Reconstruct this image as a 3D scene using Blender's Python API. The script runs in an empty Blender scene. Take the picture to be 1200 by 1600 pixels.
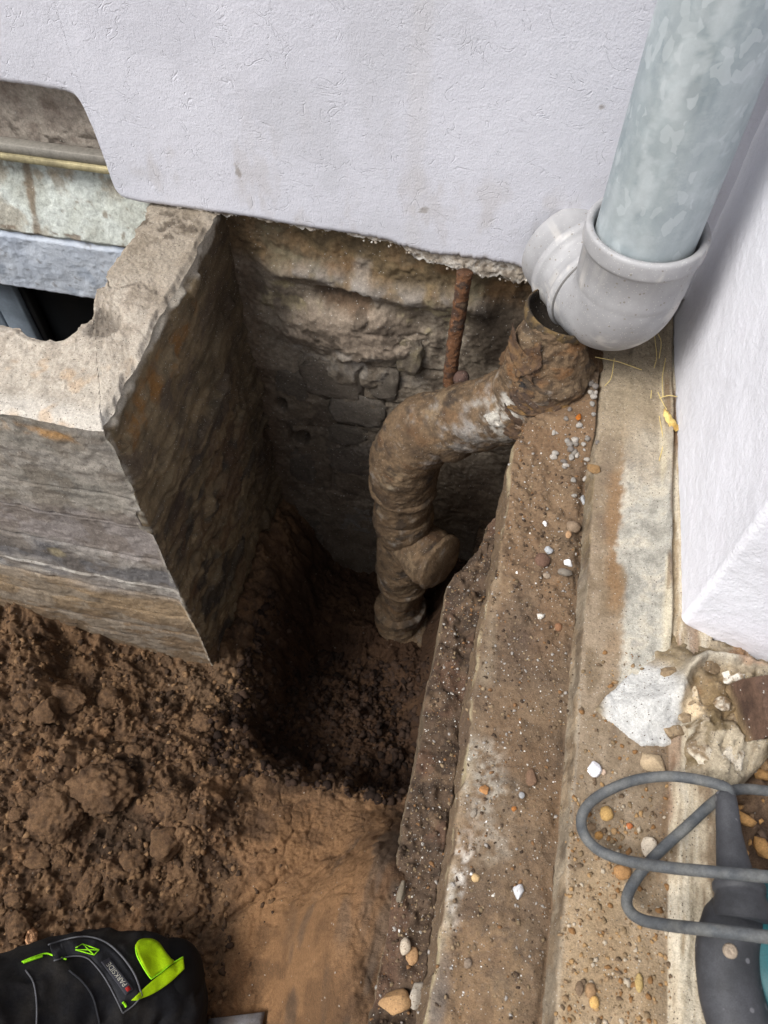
import bpy, math, random
import numpy as np
from mathutils import Vector, Matrix
from mathutils.bvhtree import BVHTree

# ------------------------------------------------------------------ camera, light, exposure
S = bpy.context.scene
COL = S.collection
F = 1214.0
_y = np.array([455, 1837, -1214.]); _y /= np.linalg.norm(_y)
_z = np.array([10, 800, 1214.]); _z -= _z.dot(_y) * _y; _z /= np.linalg.norm(_z)
_x = np.cross(_y, _z)
RW = np.array([_x, _y, _z])
CAM = np.array([0, 0, 0.70])
cam = bpy.data.cameras.new('camera'); camo = bpy.data.objects.new('camera', cam); COL.objects.link(camo)
M4 = Matrix.Identity(4)
for i in range(3):
    for j in range(3): M4[i][j] = RW[i][j]
    M4[i][3] = CAM[i]
camo.matrix_world = M4
cam.sensor_fit = 'VERTICAL'; cam.sensor_height = 36; cam.lens = F / 1600 * 36
cam.clip_start = 0.01; cam.clip_end = 300
cam.dof.use_dof = True; cam.dof.focus_distance = 0.88; cam.dof.aperture_fstop = 11
S.camera = camo
w = bpy.data.worlds.new('World'); S.world = w; w.use_nodes = True
nt = w.node_tree; bg = nt.nodes['Background']
sky = nt.nodes.new('ShaderNodeTexSky'); sky.sky_type = 'NISHITA'; sky.sun_disc = False
SUN_EL, SUN_AZ = math.radians(52), math.radians(232)
sky.sun_elevation = SUN_EL; sky.sun_rotation = SUN_AZ; sky.dust_density = 4; sky.air_density = 1; sky.ozone_density = 1
hs = nt.nodes.new('ShaderNodeHueSaturation'); hs.inputs['Saturation'].default_value = 0.34; hs.inputs['Value'].default_value = 1.0
nt.links.new(sky.outputs[0], hs.inputs['Color']); nt.links.new(hs.outputs[0], bg.inputs[0]); bg.inputs[1].default_value = 0.125
sun = bpy.data.lights.new('sun', 'SUN'); sun.energy = 2.1; sun.angle = math.radians(24); sun.color = (1, .965, .92)
so = bpy.data.objects.new('sun', sun); COL.objects.link(so)
sd = Vector((math.sin(SUN_AZ) * math.cos(SUN_EL), math.cos(SUN_AZ) * math.cos(SUN_EL), math.sin(SUN_EL)))
so.rotation_euler = sd.to_track_quat('Z', 'Y').to_euler(); so.location = sd * 5
S.view_settings.view_transform = 'Standard'; S.view_settings.look = 'None'; S.view_settings.gamma = 1
S.view_settings.use_curve_mapping = False; S.view_settings.exposure = 0.6
S.render.engine = 'CYCLES'; S.cycles.max_bounces = 8; S.cycles.diffuse_bounces = 4; S.cycles.use_denoising = True
rng = np.random.default_rng(7); random.seed(7)

# ------------------------------------------------------------------ helpers
def ray(px, py): return RW @ np.array([(px - 600) / F, (800 - py) / F, -1.])
def onz(px, py, z): r = ray(px, py); return CAM + r * (z - CAM[2]) / r[2]
def ony(px, py, y): r = ray(px, py); return CAM + r * y / r[1]
def onx(px, py, x): r = ray(px, py); return CAM + r * x / r[0]
def dep(px, py, d): return CAM + ray(px, py) * d
def ss(a, b, x): t = np.clip((x - a) / (b - a), 0, 1); return t * t * (3 - 2 * t)
def mix(a, b, t): return a + (b - a) * t
def lin(h):
    c = np.array([int(h[i:i + 2], 16) for i in (0, 2, 4)]) / 255.
    return np.where(c <= .04045, c / 12.92, ((c + .055) / 1.055) ** 2.4)
def hsh(ix, iy, iz, k):
    h = (ix.astype(np.int64) * 374761393 + iy.astype(np.int64) * 668265263 + iz.astype(np.int64) * 2147483647 + k * 974634777) & 0xFFFFFFFF
    h = ((h ^ (h >> 13)) * 1274126177) & 0xFFFFFFFF
    h = ((h ^ (h >> 16)) * 2246822519) & 0xFFFFFFFF
    return ((h ^ (h >> 15)) & 0xFFFFFF) / float(0xFFFFFF)
def vn(p, seed=0):      # value noise -1..1, p (N,3)
    i = np.floor(p); f = p - i; u = f * f * f * (f * (f * 6 - 15) + 10)
    X, Y, Z = i[:, 0], i[:, 1], i[:, 2]; r = 0
    for a in (0, 1):
        wa = u[:, 0] if a else 1 - u[:, 0]
        for b in (0, 1):
            wb = u[:, 1] if b else 1 - u[:, 1]
            for c in (0, 1):
                wc = u[:, 2] if c else 1 - u[:, 2]
                r = r + wa * wb * wc * hsh(X + a, Y + b, Z + c, seed)
    return r * 2 - 1
ROT = np.array([[.36, .48, -.8], [-.8, .6, 0], [.48, .64, .6]])
def fbm(p, sc, o=4, seed=0, g=.57):
    p = np.asarray(p, float)
    if np.isscalar(sc): sc = (sc,) * 3
    iso = sc[0] == sc[1] == sc[2] and np.ptp(p[:, 1]) > 0 and np.ptp(p[:, 2]) > 0; q = p * np.array(sc); r = 0; a = 1; t = 0
    if iso: q = q @ ROT
    for k in range(o):
        r = r + a * vn(q + 17.3 * k, seed + k * 7); t += a; a *= g; q = q * 2.03
        if iso: q = q @ ROT
    return r / t
def ridge(p, sc, o=3, seed=0): return 1 - np.abs(fbm(p, sc, o, seed)) * 2.5
def blobs(x, y, s, prob, seed, jit=.9):   # height of crumbs of size s scattered on the plane
    wp = np.stack([x, y, 0 * x], 1); w1 = fbm(wp, 1.6 / s, 2, seed + 90); w2 = fbm(wp, 1.6 / s, 2, seed + 95); x = x + .42 * s * w1; y = y + .42 * s * w2
    gx, gy = np.floor(x / s), np.floor(y / s); h = np.zeros_like(x); idn = np.zeros_like(x)
    for a in (-1, 0, 1):
        for b in (-1, 0, 1):
            cx, cy = gx + a, gy + b; z0 = np.zeros_like(cx)
            jx = hsh(cx, cy, z0, seed); jy = hsh(cx, cy, z0, seed + 1); pr = hsh(cx, cy, z0, seed + 2); rr = .3 + .55 * hsh(cx, cy, z0, seed + 3)
            d2 = ((x - (cx + .5 + (jx - .5) * jit) * s) ** 2 + (y - (cy + .5 + (jy - .5) * jit) * s) ** 2) / (rr * s) ** 2
            v = np.clip(1 - d2, 0, 1) ** .62 * (1 + .35 * w1) * rr * s * (pr < prob)
            idn = np.where(v > h, hsh(cx, cy, z0, seed + 4), idn); h = np.maximum(h, v)
    return h, idn

def mesh_np(name, V, Fq, m, col=None, smooth=True):
    V = np.asarray(V, np.float32); me = bpy.data.meshes.new(name)
    if isinstance(Fq, np.ndarray):
        n, k = Fq.shape
        me.vertices.add(len(V)); me.vertices.foreach_set('co', V.ravel())
        me.loops.add(n * k); me.loops.foreach_set('vertex_index', Fq.astype(np.int32).ravel())
        me.polygons.add(n); me.polygons.foreach_set('loop_start', (np.arange(n) * k).astype(np.int32))
        try: me.polygons.foreach_set('loop_total', np.full(n, k, np.int32))
        except Exception: pass
        me.update(calc_edges=True)
    else:
        me.from_pydata([tuple(map(float, v)) for v in V], [], [tuple(map(int, f)) for f in Fq]); me.update()
    if smooth: me.polygons.foreach_set('use_smooth', np.ones(len(me.polygons), bool))
    if col is not None:
        a = me.color_attributes.new('Col', 'FLOAT_COLOR', 'POINT')
        c = np.ones((len(V), 4), np.float32); c[:, :3] = np.clip(col, 0, 1); a.data.foreach_set('color', c.ravel())
    if m: me.materials.append(m)
    me.validate(); return me
def tag(o, label=None, cat=None, group=None, kind=None):
    if label: o['label'] = label
    if cat: o['category'] = cat
    if group: o['group'] = group
    if kind: o['kind'] = kind
    return o
def thing(name, label, cat, base, group=None):
    o = bpy.data.objects.new(name, None); COL.objects.link(o); o.location = base; o.empty_display_size = .05
    return tag(o, label, cat, group)
def wpos(p):
    v = np.zeros(3)
    while p is not None: v = v + np.array(p.location); p = p.parent
    return v
def obj(name, V, Fq, m, parent=None, col=None, smooth=True, label=None, cat=None, group=None, kind=None):
    V = np.array(V, float)
    if parent is not None: off = wpos(parent); loc = (0, 0, 0)
    else:
        off = np.array([(V[:, 0].min() + V[:, 0].max()) / 2, (V[:, 1].min() + V[:, 1].max()) / 2, V[:, 2].min()]); loc = off
        if kind == 'structure': off = np.zeros(3); loc = (0, 0, 0)
    me = mesh_np(name, V - off, Fq, m, col, smooth)
    o = bpy.data.objects.new(name, me); COL.objects.link(o); o.location = loc
    if parent is not None: o.parent = parent
    return tag(o, label, cat, group, kind)
def gridF(nu, nv):     # nu x nv vertices, index = i*nv+j
    i, j = np.meshgrid(np.arange(nu - 1), np.arange(nv - 1), indexing='ij'); a = (i * nv + j).ravel()
    return np.stack([a, a + nv, a + nv + 1, a + 1], 1)
def graded(fine0, fine1, st, lo, hi, k=1.25):
    a = list(np.arange(fine0, fine1 + st / 2, st)); s = st; x = a[-1]
    while x < hi: s = min(s * k, .022); x += s; a.append(min(x, hi))
    s = st; x = a[0]; pre = []
    while x > lo: s = min(s * k, .022); x -= s; pre.append(max(x, lo))
    return np.array(pre[::-1] + a)
def catmull(P, n):
    P = np.asarray(P, float); Q = np.vstack([2 * P[0] - P[1], P, 2 * P[-1] - P[-2]]); out = []
    for i in range(1, len(Q) - 2):
        for t in np.linspace(0, 1, n, endpoint=False):
            a, b, c, d = Q[i - 1], Q[i], Q[i + 1], Q[i + 2]
            out.append(.5 * (2 * b + (c - a) * t + (2 * a - 5 * b + 4 * c - d) * t * t + (3 * b - a - 3 * c + d) * t ** 3))
    out.append(P[-1]); return np.array(out)
def tube(path, rad, ns=24, ref=(0, 0, 1), caps=True, flat=1.0):
    path = np.asarray(path, float); n = len(path); rad = np.broadcast_to(rad, (n,))
    T = np.gradient(path, axis=0); T /= np.linalg.norm(T, axis=1)[:, None] + 1e-12
    u = np.cross(T[0], ref)
    if np.linalg.norm(u) < .1: u = np.cross(T[0], (1, 0, 0))
    u /= np.linalg.norm(u); V = []; N = []
    for i in range(n):
        u = u - u.dot(T[i]) * T[i]; u /= np.linalg.norm(u); v = np.cross(T[i], u)
        th = np.linspace(0, 2 * np.pi, ns, endpoint=False)
        d = np.cos(th)[:, None] * u + np.sin(th)[:, None] * v * flat
        V.append(path[i] + rad[i] * d); N.append(d)
    V = np.vstack(V); N = np.vstack(N)
    i, j = np.meshgrid(np.arange(n - 1), np.arange(ns), indexing='ij'); a = (i * ns + j).ravel(); b = (i * ns + (j + 1) % ns).ravel()
    Fq = np.stack([a, b, b + ns, a + ns], 1)
    if caps:
        V = np.vstack([V, path[0], path[-1]]); N = np.vstack([N, -T[0], T[-1]]); c0 = n * ns; c1 = c0 + 1
        f0 = [(c0, (k + 1) % ns, k, k) for k in range(ns)]; f1 = [(c1, (n - 1) * ns + k, (n - 1) * ns + (k + 1) % ns, (n - 1) * ns + (k + 1) % ns) for k in range(ns)]
        FT = [tuple(r) for r in Fq] + [f[:3] for f in f0 + f1]
        return V, FT, N
    return V, Fq, N
def lathe_dir(c, d, prof, ns=64):     # prof [(distance along d, radius)]
    d = np.array(d, float); d /= np.linalg.norm(d); u = np.cross(d, (0, 0, 1.)); u = np.array([1., 0, 0]) if np.linalg.norm(u) < .1 else u / np.linalg.norm(u); v = np.cross(d, u)
    th = np.linspace(0, 2 * np.pi, ns, endpoint=False); V = []
    for t, r in prof: V.append(np.array(c) + d * t + r * (np.cos(th)[:, None] * u + np.sin(th)[:, None] * v))
    n = len(prof); i, j = np.meshgrid(np.arange(n - 1), np.arange(ns), indexing='ij'); a = (i * ns + j).ravel(); b = (i * ns + (j + 1) % ns).ravel()
    return np.vstack(V), np.stack([a, b, b + ns, a + ns], 1)
_ico = {}
def ico(sub):
    if sub not in _ico:
        import bmesh
        bm = bmesh.new(); bmesh.ops.create_icosphere(bm, subdivisions=sub, radius=1)
        V = np.array([v.co[:] for v in bm.verts]); Fq = np.array([[v.index for v in f.verts] for f in bm.faces]); bm.free(); _ico[sub] = (V, Fq)
    return _ico[sub]
def rotm(a, b, c):
    ca, sa, cb, sb, cc, sc = np.cos(a), np.sin(a), np.cos(b), np.sin(b), np.cos(c), np.sin(c)
    return np.array([[cc, -sc, 0], [sc, cc, 0], [0, 0, 1]]) @ np.array([[cb, 0, sb], [0, 1, 0], [-sb, 0, cb]]) @ np.array([[1, 0, 0], [0, ca, -sa], [0, sa, ca]])
def rock(sub, size, seed, rough=.25, angular=.0, lump=0):
    V, Fq = ico(sub); V = V.copy(); r = np.random.default_rng(seed)
    if angular:
        for k in range(9):
            d = r.normal(size=3); d /= np.linalg.norm(d); t = r.uniform(.45, .8); e = V @ d
            V -= np.clip(e - t, 0, None)[:, None] * d * angular
    n = fbm(V + seed * 3.1, 1.3, 3, seed); V = V * (1 + rough * n)[:, None]
    if lump:
        U_ = V + seed
        V = V * (1 + lump * (fbm(U_, 4.5, 3, seed + 5) + 1.3 * (np.abs(vn(U_ * 3.1, seed + 6)) - .3) + .8 * (np.abs(vn(U_ * 6.7, seed + 7)) - .3) + .5 * (np.abs(vn(U_ * 14, seed + 8)) - .3)))[:, None]
    V = V * np.array(size); return V @ rotm(*r.uniform(-.5, .5, 2), r.uniform(0, 6)).T, Fq
def join(parts):
    Vs, Fs, Cs, o = [], [], [], 0
    for p in parts:
        Vs.append(p[0]); Fs.append(np.asarray(p[1]) + o); o += len(p[0])
        if len(p) > 2: Cs.append(np.broadcast_to(p[2], (len(p[0]), 3)))
    return np.vstack(Vs), np.vstack(Fs), (np.vstack(Cs) if Cs else None)
def box(c, s, R=None, bev=.08):
    c = np.array(c, float); s = np.array(s, float) / 2; V = []; b = bev * min(s) * 2
    Q = []
    for z in (-1, 1):
        for rr in (b, 0):
            zz = z * (s[2] - (b if rr == 0 else 0)) if True else 0
            Q.append((rr, zz))
    Q = [(b, -s[2]), (0, -s[2] + b), (0, s[2] - b), (b, s[2])]
    for ins, zz in Q:
        x, y = s[0] - ins, s[1] - ins; k = b
        V += [(x, y - k, zz), (x - k, y, zz), (-x + k, y, zz), (-x, y - k, zz), (-x, -y + k, zz), (-x + k, -y, zz), (x - k, -y, zz), (x, -y + k, zz)]
    V = np.array(V); Fq = []
    for l in range(3):
        for k in range(8): Fq.append((l * 8 + k, l * 8 + (k + 1) % 8, l * 8 + 8 + (k + 1) % 8, l * 8 + 8 + k))
    Fq.append(tuple(range(7, -1, -1))); Fq.append(tuple(range(24, 32)))
    if R is not None: V = V @ np.array(R).T
    return V + c, Fq

# ------------------------------------------------------------------ materials
def mat(name, base=(.5, .5, .5), attr=True, rough=.92, var=.25, vs=160, bumps=((400, .5, .002),), spec=.25, metal=0, speck=None, extra=None, base2=None, b2s=20, coat=0, grain=.22, gs=1150):
    m = bpy.data.materials.new(name); m.use_nodes = True; t = m.node_tree; N = t.nodes; L = t.links
    b = N['Principled BSDF']; b.inputs['Roughness'].default_value = rough; b.inputs['Specular IOR Level'].default_value = spec; b.inputs['Metallic'].default_value = metal
    tc = N.new('ShaderNodeTexCoord'); co = tc.outputs['Object']
    def noise(sc, det=4, r=.6, dist=0):
        n = N.new('ShaderNodeTexNoise'); n.inputs['Scale'].default_value = sc; n.inputs['Detail'].default_value = det; n.inputs['Roughness'].default_value = r; n.inputs['Distortion'].default_value = dist
        L.new(co, n.inputs['Vector']); return n.outputs['Fac']
    def rng_(x, a, b_, c=0, d=1):
        r = N.new('ShaderNodeMapRange'); r.inputs[1].default_value = a; r.inputs[2].default_value = b_; r.inputs[3].default_value = c; r.inputs[4].default_value = d; L.new(x, r.inputs[0]); return r.outputs[0]
    def mx(f, a, c, mode='MIX'):
        x = N.new('ShaderNodeMix'); x.data_type = 'RGBA'; x.blend_type = mode
        for s_, v in ((x.inputs[0], f), (x.inputs[6], a), (x.inputs[7], c)):
            if hasattr(v, 'links'): L.new(v, s_)
            elif isinstance(v, (int, float)): s_.default_value = v
            else: s_.default_value = (*v, 1)
        return x.outputs[2]
    if attr: a = N.new('ShaderNodeAttribute'); a.attribute_name = 'Col'; c = a.outputs['Color']
    else:
        c = N.new('ShaderNodeRGB'); c.outputs[0].default_value = (*base, 1); c = c.outputs[0]
    if base2 is not None: c = mx(rng_(noise(b2s, 5, .65), .4, .62), c, base2)
    g = N.new('ShaderNodeCombineColor'); v = rng_(noise(vs, 5, .75), .28, .72, 1 - var, 1 + var)
    for k in range(3): L.new(v, g.inputs[k])
    c = mx(1.0, c, g.outputs[0], 'MULTIPLY')
    if grain:
        g = N.new('ShaderNodeCombineColor'); v = rng_(noise(gs, 2, .8), .3, .7, 1 - grain, 1 + grain)
        for k in range(3): L.new(v, g.inputs[k])
        c = mx(1.0, c, g.outputs[0], 'MULTIPLY')
    if speck:       # (scale, threshold, colour)
        for sc, th, cc in speck:
            vo = N.new('ShaderNodeTexVoronoi'); vo.inputs['Scale'].default_value = sc; L.new(co, vo.inputs['Vector'])
            se = N.new('ShaderNodeSeparateColor'); L.new(vo.outputs['Color'], se.inputs[0])
            q = N.new('ShaderNodeMath'); q.operation = 'LESS_THAN'; L.new(se.outputs[0], q.inputs[0]); q.inputs[1].default_value = th
            q2 = N.new('ShaderNodeMath'); q2.operation = 'LESS_THAN'; L.new(vo.outputs['Distance'], q2.inputs[0]); q2.inputs[1].default_value = .38
            q3 = N.new('ShaderNodeMath'); q3.operation = 'MULTIPLY'; L.new(q.outputs[0], q3.inputs[0]); L.new(q2.outputs[0], q3.inputs[1])
            c = mx(q3.outputs[0], c, cc)
    if extra: c = extra(N, L, co, c, noise, rng_, mx, b)
    L.new(c, b.inputs['Base Color'])
    nrm = None
    for sc, st, di in bumps:
        bp = N.new('ShaderNodeBump'); bp.inputs['Strength'].default_value = st; bp.inputs['Distance'].default_value = di
        if callable(sc): h = sc(N, L, co, noise, rng_, mx)
        else: h = noise(sc, 5, .65)
        L.new(h, bp.inputs['Height'])
        if nrm: L.new(nrm, bp.inputs['Normal'])
        nrm = bp.outputs[0]
    if nrm: L.new(nrm, b.inputs['Normal'])
    return m
def worms(sc, lo=.0, thick=.05):
    def f(N, L, co, noise, rng_, mx):     # short curved scratches: level lines of a noise, kept in patches
        n = noise(sc, 2.5, .6, 1.2); m = N.new('ShaderNodeMath'); m.operation = 'SUBTRACT'; L.new(n, m.inputs[0]); m.inputs[1].default_value = .5
        a = N.new('ShaderNodeMath'); a.operation = 'ABSOLUTE'; L.new(m.outputs[0], a.inputs[0])
        line = rng_(a.outputs[0], 0, thick, 0, 1); mask = rng_(noise(sc * .9 + 7, 3, .6), .50, .58, 0, 1)
        mm = N.new('ShaderNodeMix'); mm.inputs[2].default_value = 1; L.new(mask, mm.inputs[0]); L.new(line, mm.inputs[3]); return mm.outputs[0]
    return f
M = {}
M['plaster'] = mat('white_scratched_plaster', grain=.03, rough=.9, var=.04, vs=300, bumps=((worms(30, thick=.016), .55, .0009), (380, .6, .0013), (1000, .5, .0007)))
M['sideplaster'] = mat('white_rough_plaster', grain=.03, rough=.9, var=.04, vs=260, bumps=((260, .7, .0016), (620, .5, .001)))
M['masonry'] = mat('dirty_masonry', rough=.88, var=.38, vs=190, bumps=((150, .45, .003), (620, .6, .0016)), spec=.25, speck=((520, .02, (.4, .38, .35)),))
M['concrete'] = mat('weathered_concrete', rough=.93, var=.3, vs=330, bumps=((160, .5, .003), (700, .7, .0015)), speck=((760, .025, (.42, .4, .36)), (560, .04, (.09, .07, .055)), (900, .05, (.2, .16, .12))))
M['soil'] = mat('brown_soil', rough=.97, var=.32, vs=260, bumps=((260, .8, .003), (850, .8, .0018)), spec=.12, grain=.35, speck=((420, .003, (.35, .32, .28)),))
M['clod'] = mat('soil_clod', rough=.97, var=.3, vs=260, grain=.35, bumps=((220, .9, .004), (800, .8, .002)), spec=.12)
M['dirt'] = mat('dirt_crumbs', rough=.97, var=.3, vs=500, bumps=((700, .6, .002),), spec=.15)
M['stone'] = mat('pebble_stone', rough=.88, var=.3, vs=300, bumps=((500, .5, .001),), spec=.2, speck=((700, .08, lin('6b5845')),))
M['iron'] = mat('rusted_dirty_iron', rough=.85, var=.35, vs=220, bumps=((130, .8, .005), (480, .7, .002)), spec=.3, speck=((800, .02, (.35, .32, .28)),))
def zinc(N, L, co, c, noise, rng_, mx, b):
    vo = N.new('ShaderNodeTexVoronoi'); vo.inputs['Scale'].default_value = 125; mp = N.new('ShaderNodeMapping'); mp.inputs['Scale'].default_value = (1, 1, .62)
    wn = N.new('ShaderNodeTexNoise'); wn.inputs['Scale'].default_value = 40; L.new(co, wn.inputs['Vector']); va = N.new('ShaderNodeVectorMath'); va.operation = 'MULTIPLY_ADD'; L.new(wn.outputs['Color'], va.inputs[0]); va.inputs[1].default_value = (.02, .02, .02); L.new(co, va.inputs[2])
    L.new(va.outputs[0], mp.inputs[0]); L.new(mp.outputs[0], vo.inputs['Vector']); se = N.new('ShaderNodeSeparateColor'); L.new(vo.outputs['Color'], se.inputs[0])
    c = mx(rng_(se.outputs[0], 0, 1, 0, .30), c, (.37, .41, .43)); c = mx(rng_(se.outputs[1], .84, .9, 0, .34), c, (.55, .6, .62))
    c = mx(rng_(noise(24, 6, .75), .52, .72, 0, .45), c, (.52, .57, .59))
    L.new(rng_(se.outputs[2], 0, 1, .42, .62), b.inputs['Roughness'])
    return c
M['zinc'] = mat('galvanised_zinc', grain=.03, rough=.5, var=.07, vs=90, bumps=((90, .12, .001),), spec=.4, metal=.25, extra=zinc)
M['pvc'] = mat('grey_plastic', grain=.05, rough=.52, var=.09, vs=60, bumps=((700, .2, .0005), (60, .1, .001)), spec=.4, speck=((330, .05, (.22, .2, .18)), (800, .05, (.5, .49, .47))))
M['pvcdark'] = mat('dark_seal', (.16, .155, .15), attr=False, rough=.6, var=.1)
M['rubber'] = mat('grey_rubber_cable', lin('45484b'), attr=False, rough=.65, var=.3, vs=160, bumps=((300, .4, .0006),), spec=.3, base2=lin('5d5e5d'), b2s=45)
M['boot'] = mat('black_rubber_grip', lin('2e2f32'), attr=False, rough=.62, var=.15, vs=200, bumps=((400, .2, .0005),), spec=.35, base2=lin('3b3c40'), b2s=30, speck=((160, .08, lin('5c5c60')),))
M['teal'] = mat('teal_plastic', lin('0b4a50'), attr=False, rough=.5, var=.1, vs=100, bumps=((300, .1, .0004),), spec=.4)
M['screw'] = mat('dull_screw', lin('8c7f70'), attr=False, rough=.5, var=.15, metal=.3)
def weave(N, L, co, noise, rng_, mx):
    wv = N.new('ShaderNodeTexWave'); wv.inputs['Scale'].default_value = 420; wv.inputs['Distortion'].default_value = 1; L.new(co, wv.inputs['Vector']); return wv.outputs['Fac']
M['cloth'] = mat('black_work_cloth', lin('15161a'), attr=False, base2=lin('262422'), b2s=16, rough=.9, var=.35, vs=300, bumps=((weave, .25, .0006), (60, .35, .003)), spec=.2)
M['clothdark'] = mat('black_smooth_cloth', lin('0e0f11'), attr=False, rough=.8, var=.2, vs=200, bumps=((weave, .15, .0004),), spec=.2)
M['piping'] = mat('grey_piping', lin('55565a'), attr=False, rough=.8, var=.15, vs=400)
M['strap'] = mat('charcoal_strap', lin('242529'), attr=False, rough=.85, var=.2, vs=400, bumps=((weave, .4, .0006),))
M['neon'] = mat('neon_yellow_fabric', lin('a6cc00'), attr=False, rough=.75, var=.1, vs=250, bumps=((weave, .3, .0005), (50, .4, .002)), base2=lin('8fb400'), b2s=30)
M['neonline'] = mat('neon_green_thread', lin('8fd81a'), attr=False, rough=.8, var=.15)
M['lettering'] = mat('woven_grey_lettering', lin('a3a197'), attr=False, rough=.85, var=.1)
M['red'] = mat('woven_red_mark', lin('8c1f1c'), attr=False, rough=.85, var=.1)
M['label'] = mat('woven_label', lin('34343a'), attr=False, rough=.85, var=.15, bumps=((weave, .3, .0004),))
M['steel'] = mat('dirty_steel', lin('6c6c70'), attr=False, rough=.45, var=.25, vs=120, bumps=((250, .3, .001),), metal=.4, base2=lin('5a5450'), b2s=35)
M['straw'] = mat('straw', lin('c9b478'), attr=False, rough=.85, var=.2)
M['leaf'] = mat('dry_leaf', lin('d3bd78'), attr=False, rough=.8, var=.3, vs=200, bumps=((150, .6, .002),), base2=lin('9a7a40'), b2s=60)
M['frame'] = mat('grey_window_frame', lin('7d8894'), attr=False, rough=.5, var=.08, bumps=((300, .1, .0004),), base2=lin('66707a'), b2s=15)
M['glass'] = mat('dark_window_glass', lin('101214'), attr=False, rough=.12, var=.2, vs=30, spec=.5)
M['black'] = mat('black_seal_unlit_interior', lin('0a0a0b'), attr=False, rough=.7, var=.1)
M['cream'] = mat('aged_cream_strip', lin('b9ae88'), attr=False, rough=.75, var=.25, vs=140, bumps=((200, .3, .001),), base2=lin('8b8266'), b2s=30)
M['greybar'] = mat('aged_grey_strip', lin('87837b'), attr=False, rough=.8, var=.25, vs=140, bumps=((200, .3, .001),))
M['ground'] = mat('garden_ground', lin('6a5442'), attr=False, rough=.97, var=.35, vs=30, bumps=((30, .8, .02), (200, .6, .004)), base2=lin('54463a'), b2s=5)

def cvar(p, sc, pal, seed=0, o=5, g=.6):
    """blend through a palette by noise"""
    n = np.clip(fbm(p, sc, o, seed, g) * 1.15 + .5, 0, .9999) * (len(pal) - 1); i = n.astype(int); f = (n - i)[:, None]; f = f * f * (3 - 2 * f)
    pal = np.array([lin(h) for h in pal]); return pal[i] * (1 - f) + pal[i + 1] * f
def blend(c, h, w_): w_ = np.clip(w_, 0, 1)[:, None]; return c * (1 - w_) + (lin(h) if isinstance(h, str) else h) * w_
def patch(p, c0, r, soft=.35, n=.5, sc=45, seed=3):
    """soft irregular blob mask around c0 with radii r"""
    d = np.sqrt((((p - np.array(c0)) / np.array(r)) ** 2).sum(1)) + n * fbm(p, sc, 4, seed)
    return 1 - ss(1 - soft, 1 + soft, d)

# ------------------------------------------------------------------ soil in and around the pit
XF = -0.012
def soil_base(x, y):
    g = -.525 + 0 * x
    g = g + .05 * np.exp(-(((x + .43) / .13) ** 2 + ((y - .20) / .09) ** 2)) + .035 * np.exp(-(((x + .30) / .05) ** 2 + ((y - .18) / .05) ** 2))
    g = g - .045 * ss(.30, .42, y) * ss(-.75, -.45, x) + .045 * ss(-.45, -.8, x)
    bank = ss(-.17, -.015, x + .02 * np.sin(y * 23)) * ss(.30, .12, y + .35 * np.clip(-x - .05, 0, 1)); g = g + .34 * bank ** 1.3
    g = g + .05 * ss(-.30, -.18, x) * ss(.32, .1, y)
    return g
def soil_z(x, y, full=True):
    p = np.stack([x, y, 0 * x], 1)
    g = soil_base(x, y)
    wob = .02 * fbm(p, 16, 4, 3) + .008 * fbm(p, 60, 3, 4)
    xL = np.interp(y, [.20, .275, .32, .38, .44, .50, .8], [-.12, -.215, -.275, -.325, -.335, -.345, -.36])
    d = np.minimum(x - xL, y - .295 - .02 * np.sin(x * 14)) + wob
    floor = -.84 + .14 * ss(.62, .36, y) + .05 * np.exp(-(((x + .05) / .10) ** 2 + ((y - .66) / .08) ** 2)) + .12 * np.exp(-(((x + .33) / .05) ** 2)) + .14 * ss(-.05, .0, x) * ss(.4, .55, y)
    t = ss(-.01, .075, d); z = mix(g, floor, t)
    if not full: return z
    # lumpy character: clods to the left, smooth trowelled bank to the right of them
    sm = ss(-.27, -.19, x + .06 * fbm(p, 10, 3, 9) + .25 * (y - .1)) * ss(.30, .25, y)
    ru = 1 - .88 * sm
    z = z + .014 * fbm(p, 9, 3, 11) * (.4 + .6 * ru) + .007 * fbm(p, 35, 3, 12) * ru + .004 * fbm(p, 90, 3, 13) * ru + .0016 * fbm(p, 260, 2, 15)
    wq = p + .006 * np.stack([fbm(p, 60, 2, 16), fbm(p, 60, 2, 17), 0 * x], 1)
    for f_, a_, sd_ in ((17, .020, 101), (38, .012, 102), (85, .0065, 103), (190, .0032, 104)): z = z + a_ * ru * (np.abs(vn(wq * [f_, f_, 1], sd_)) - .3)
    for s_, pr, sd_, am in ((.045, .22, 20, .6), (.022, .35, 30, .6), (.011, .45, 40, .6), (.006, .45, 50, .6)):
        h, _ = blobs(x + .006 * fbm(p, 70, 2, sd_), y + .006 * fbm(p, 70, 2, sd_ + 1), s_, pr, sd_)
        z = z + h * am * ru * ss(-.35, .25, fbm(p, 11, 2, sd_ + 5) + .2)
    # scraped slabs and a trowel cut in the smooth bank
    z = z - .012 * sm * np.exp(-((x + .20 - .9 * (y - .10)) / .006) ** 2) * ss(.20, .1, y) * ss(-.02, .03, y)
    z = z + sm * (.0045 * fbm(p, 30, 4, 61) + .0022 * fbm(p, 110, 3, 62) + .0018 * np.abs(vn(wq * [70, 110, 1], 64))) - .0025 * sm * ss(.06, .0, np.abs(fbm(p, (26, 15, 1), 3, 63)))
    z = z + .007 * sm * np.clip(2.2 * fbm(p, (26, 9, 1), 3, 65), -.5, .5) * ss(-.15, -.08, x)
    return z
gx = graded(-.80, .03, .0016, -2.2, .035); gx = gx[gx <= .031]; gy = graded(-.12, .83, .0018, -1.6, .84)
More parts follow.
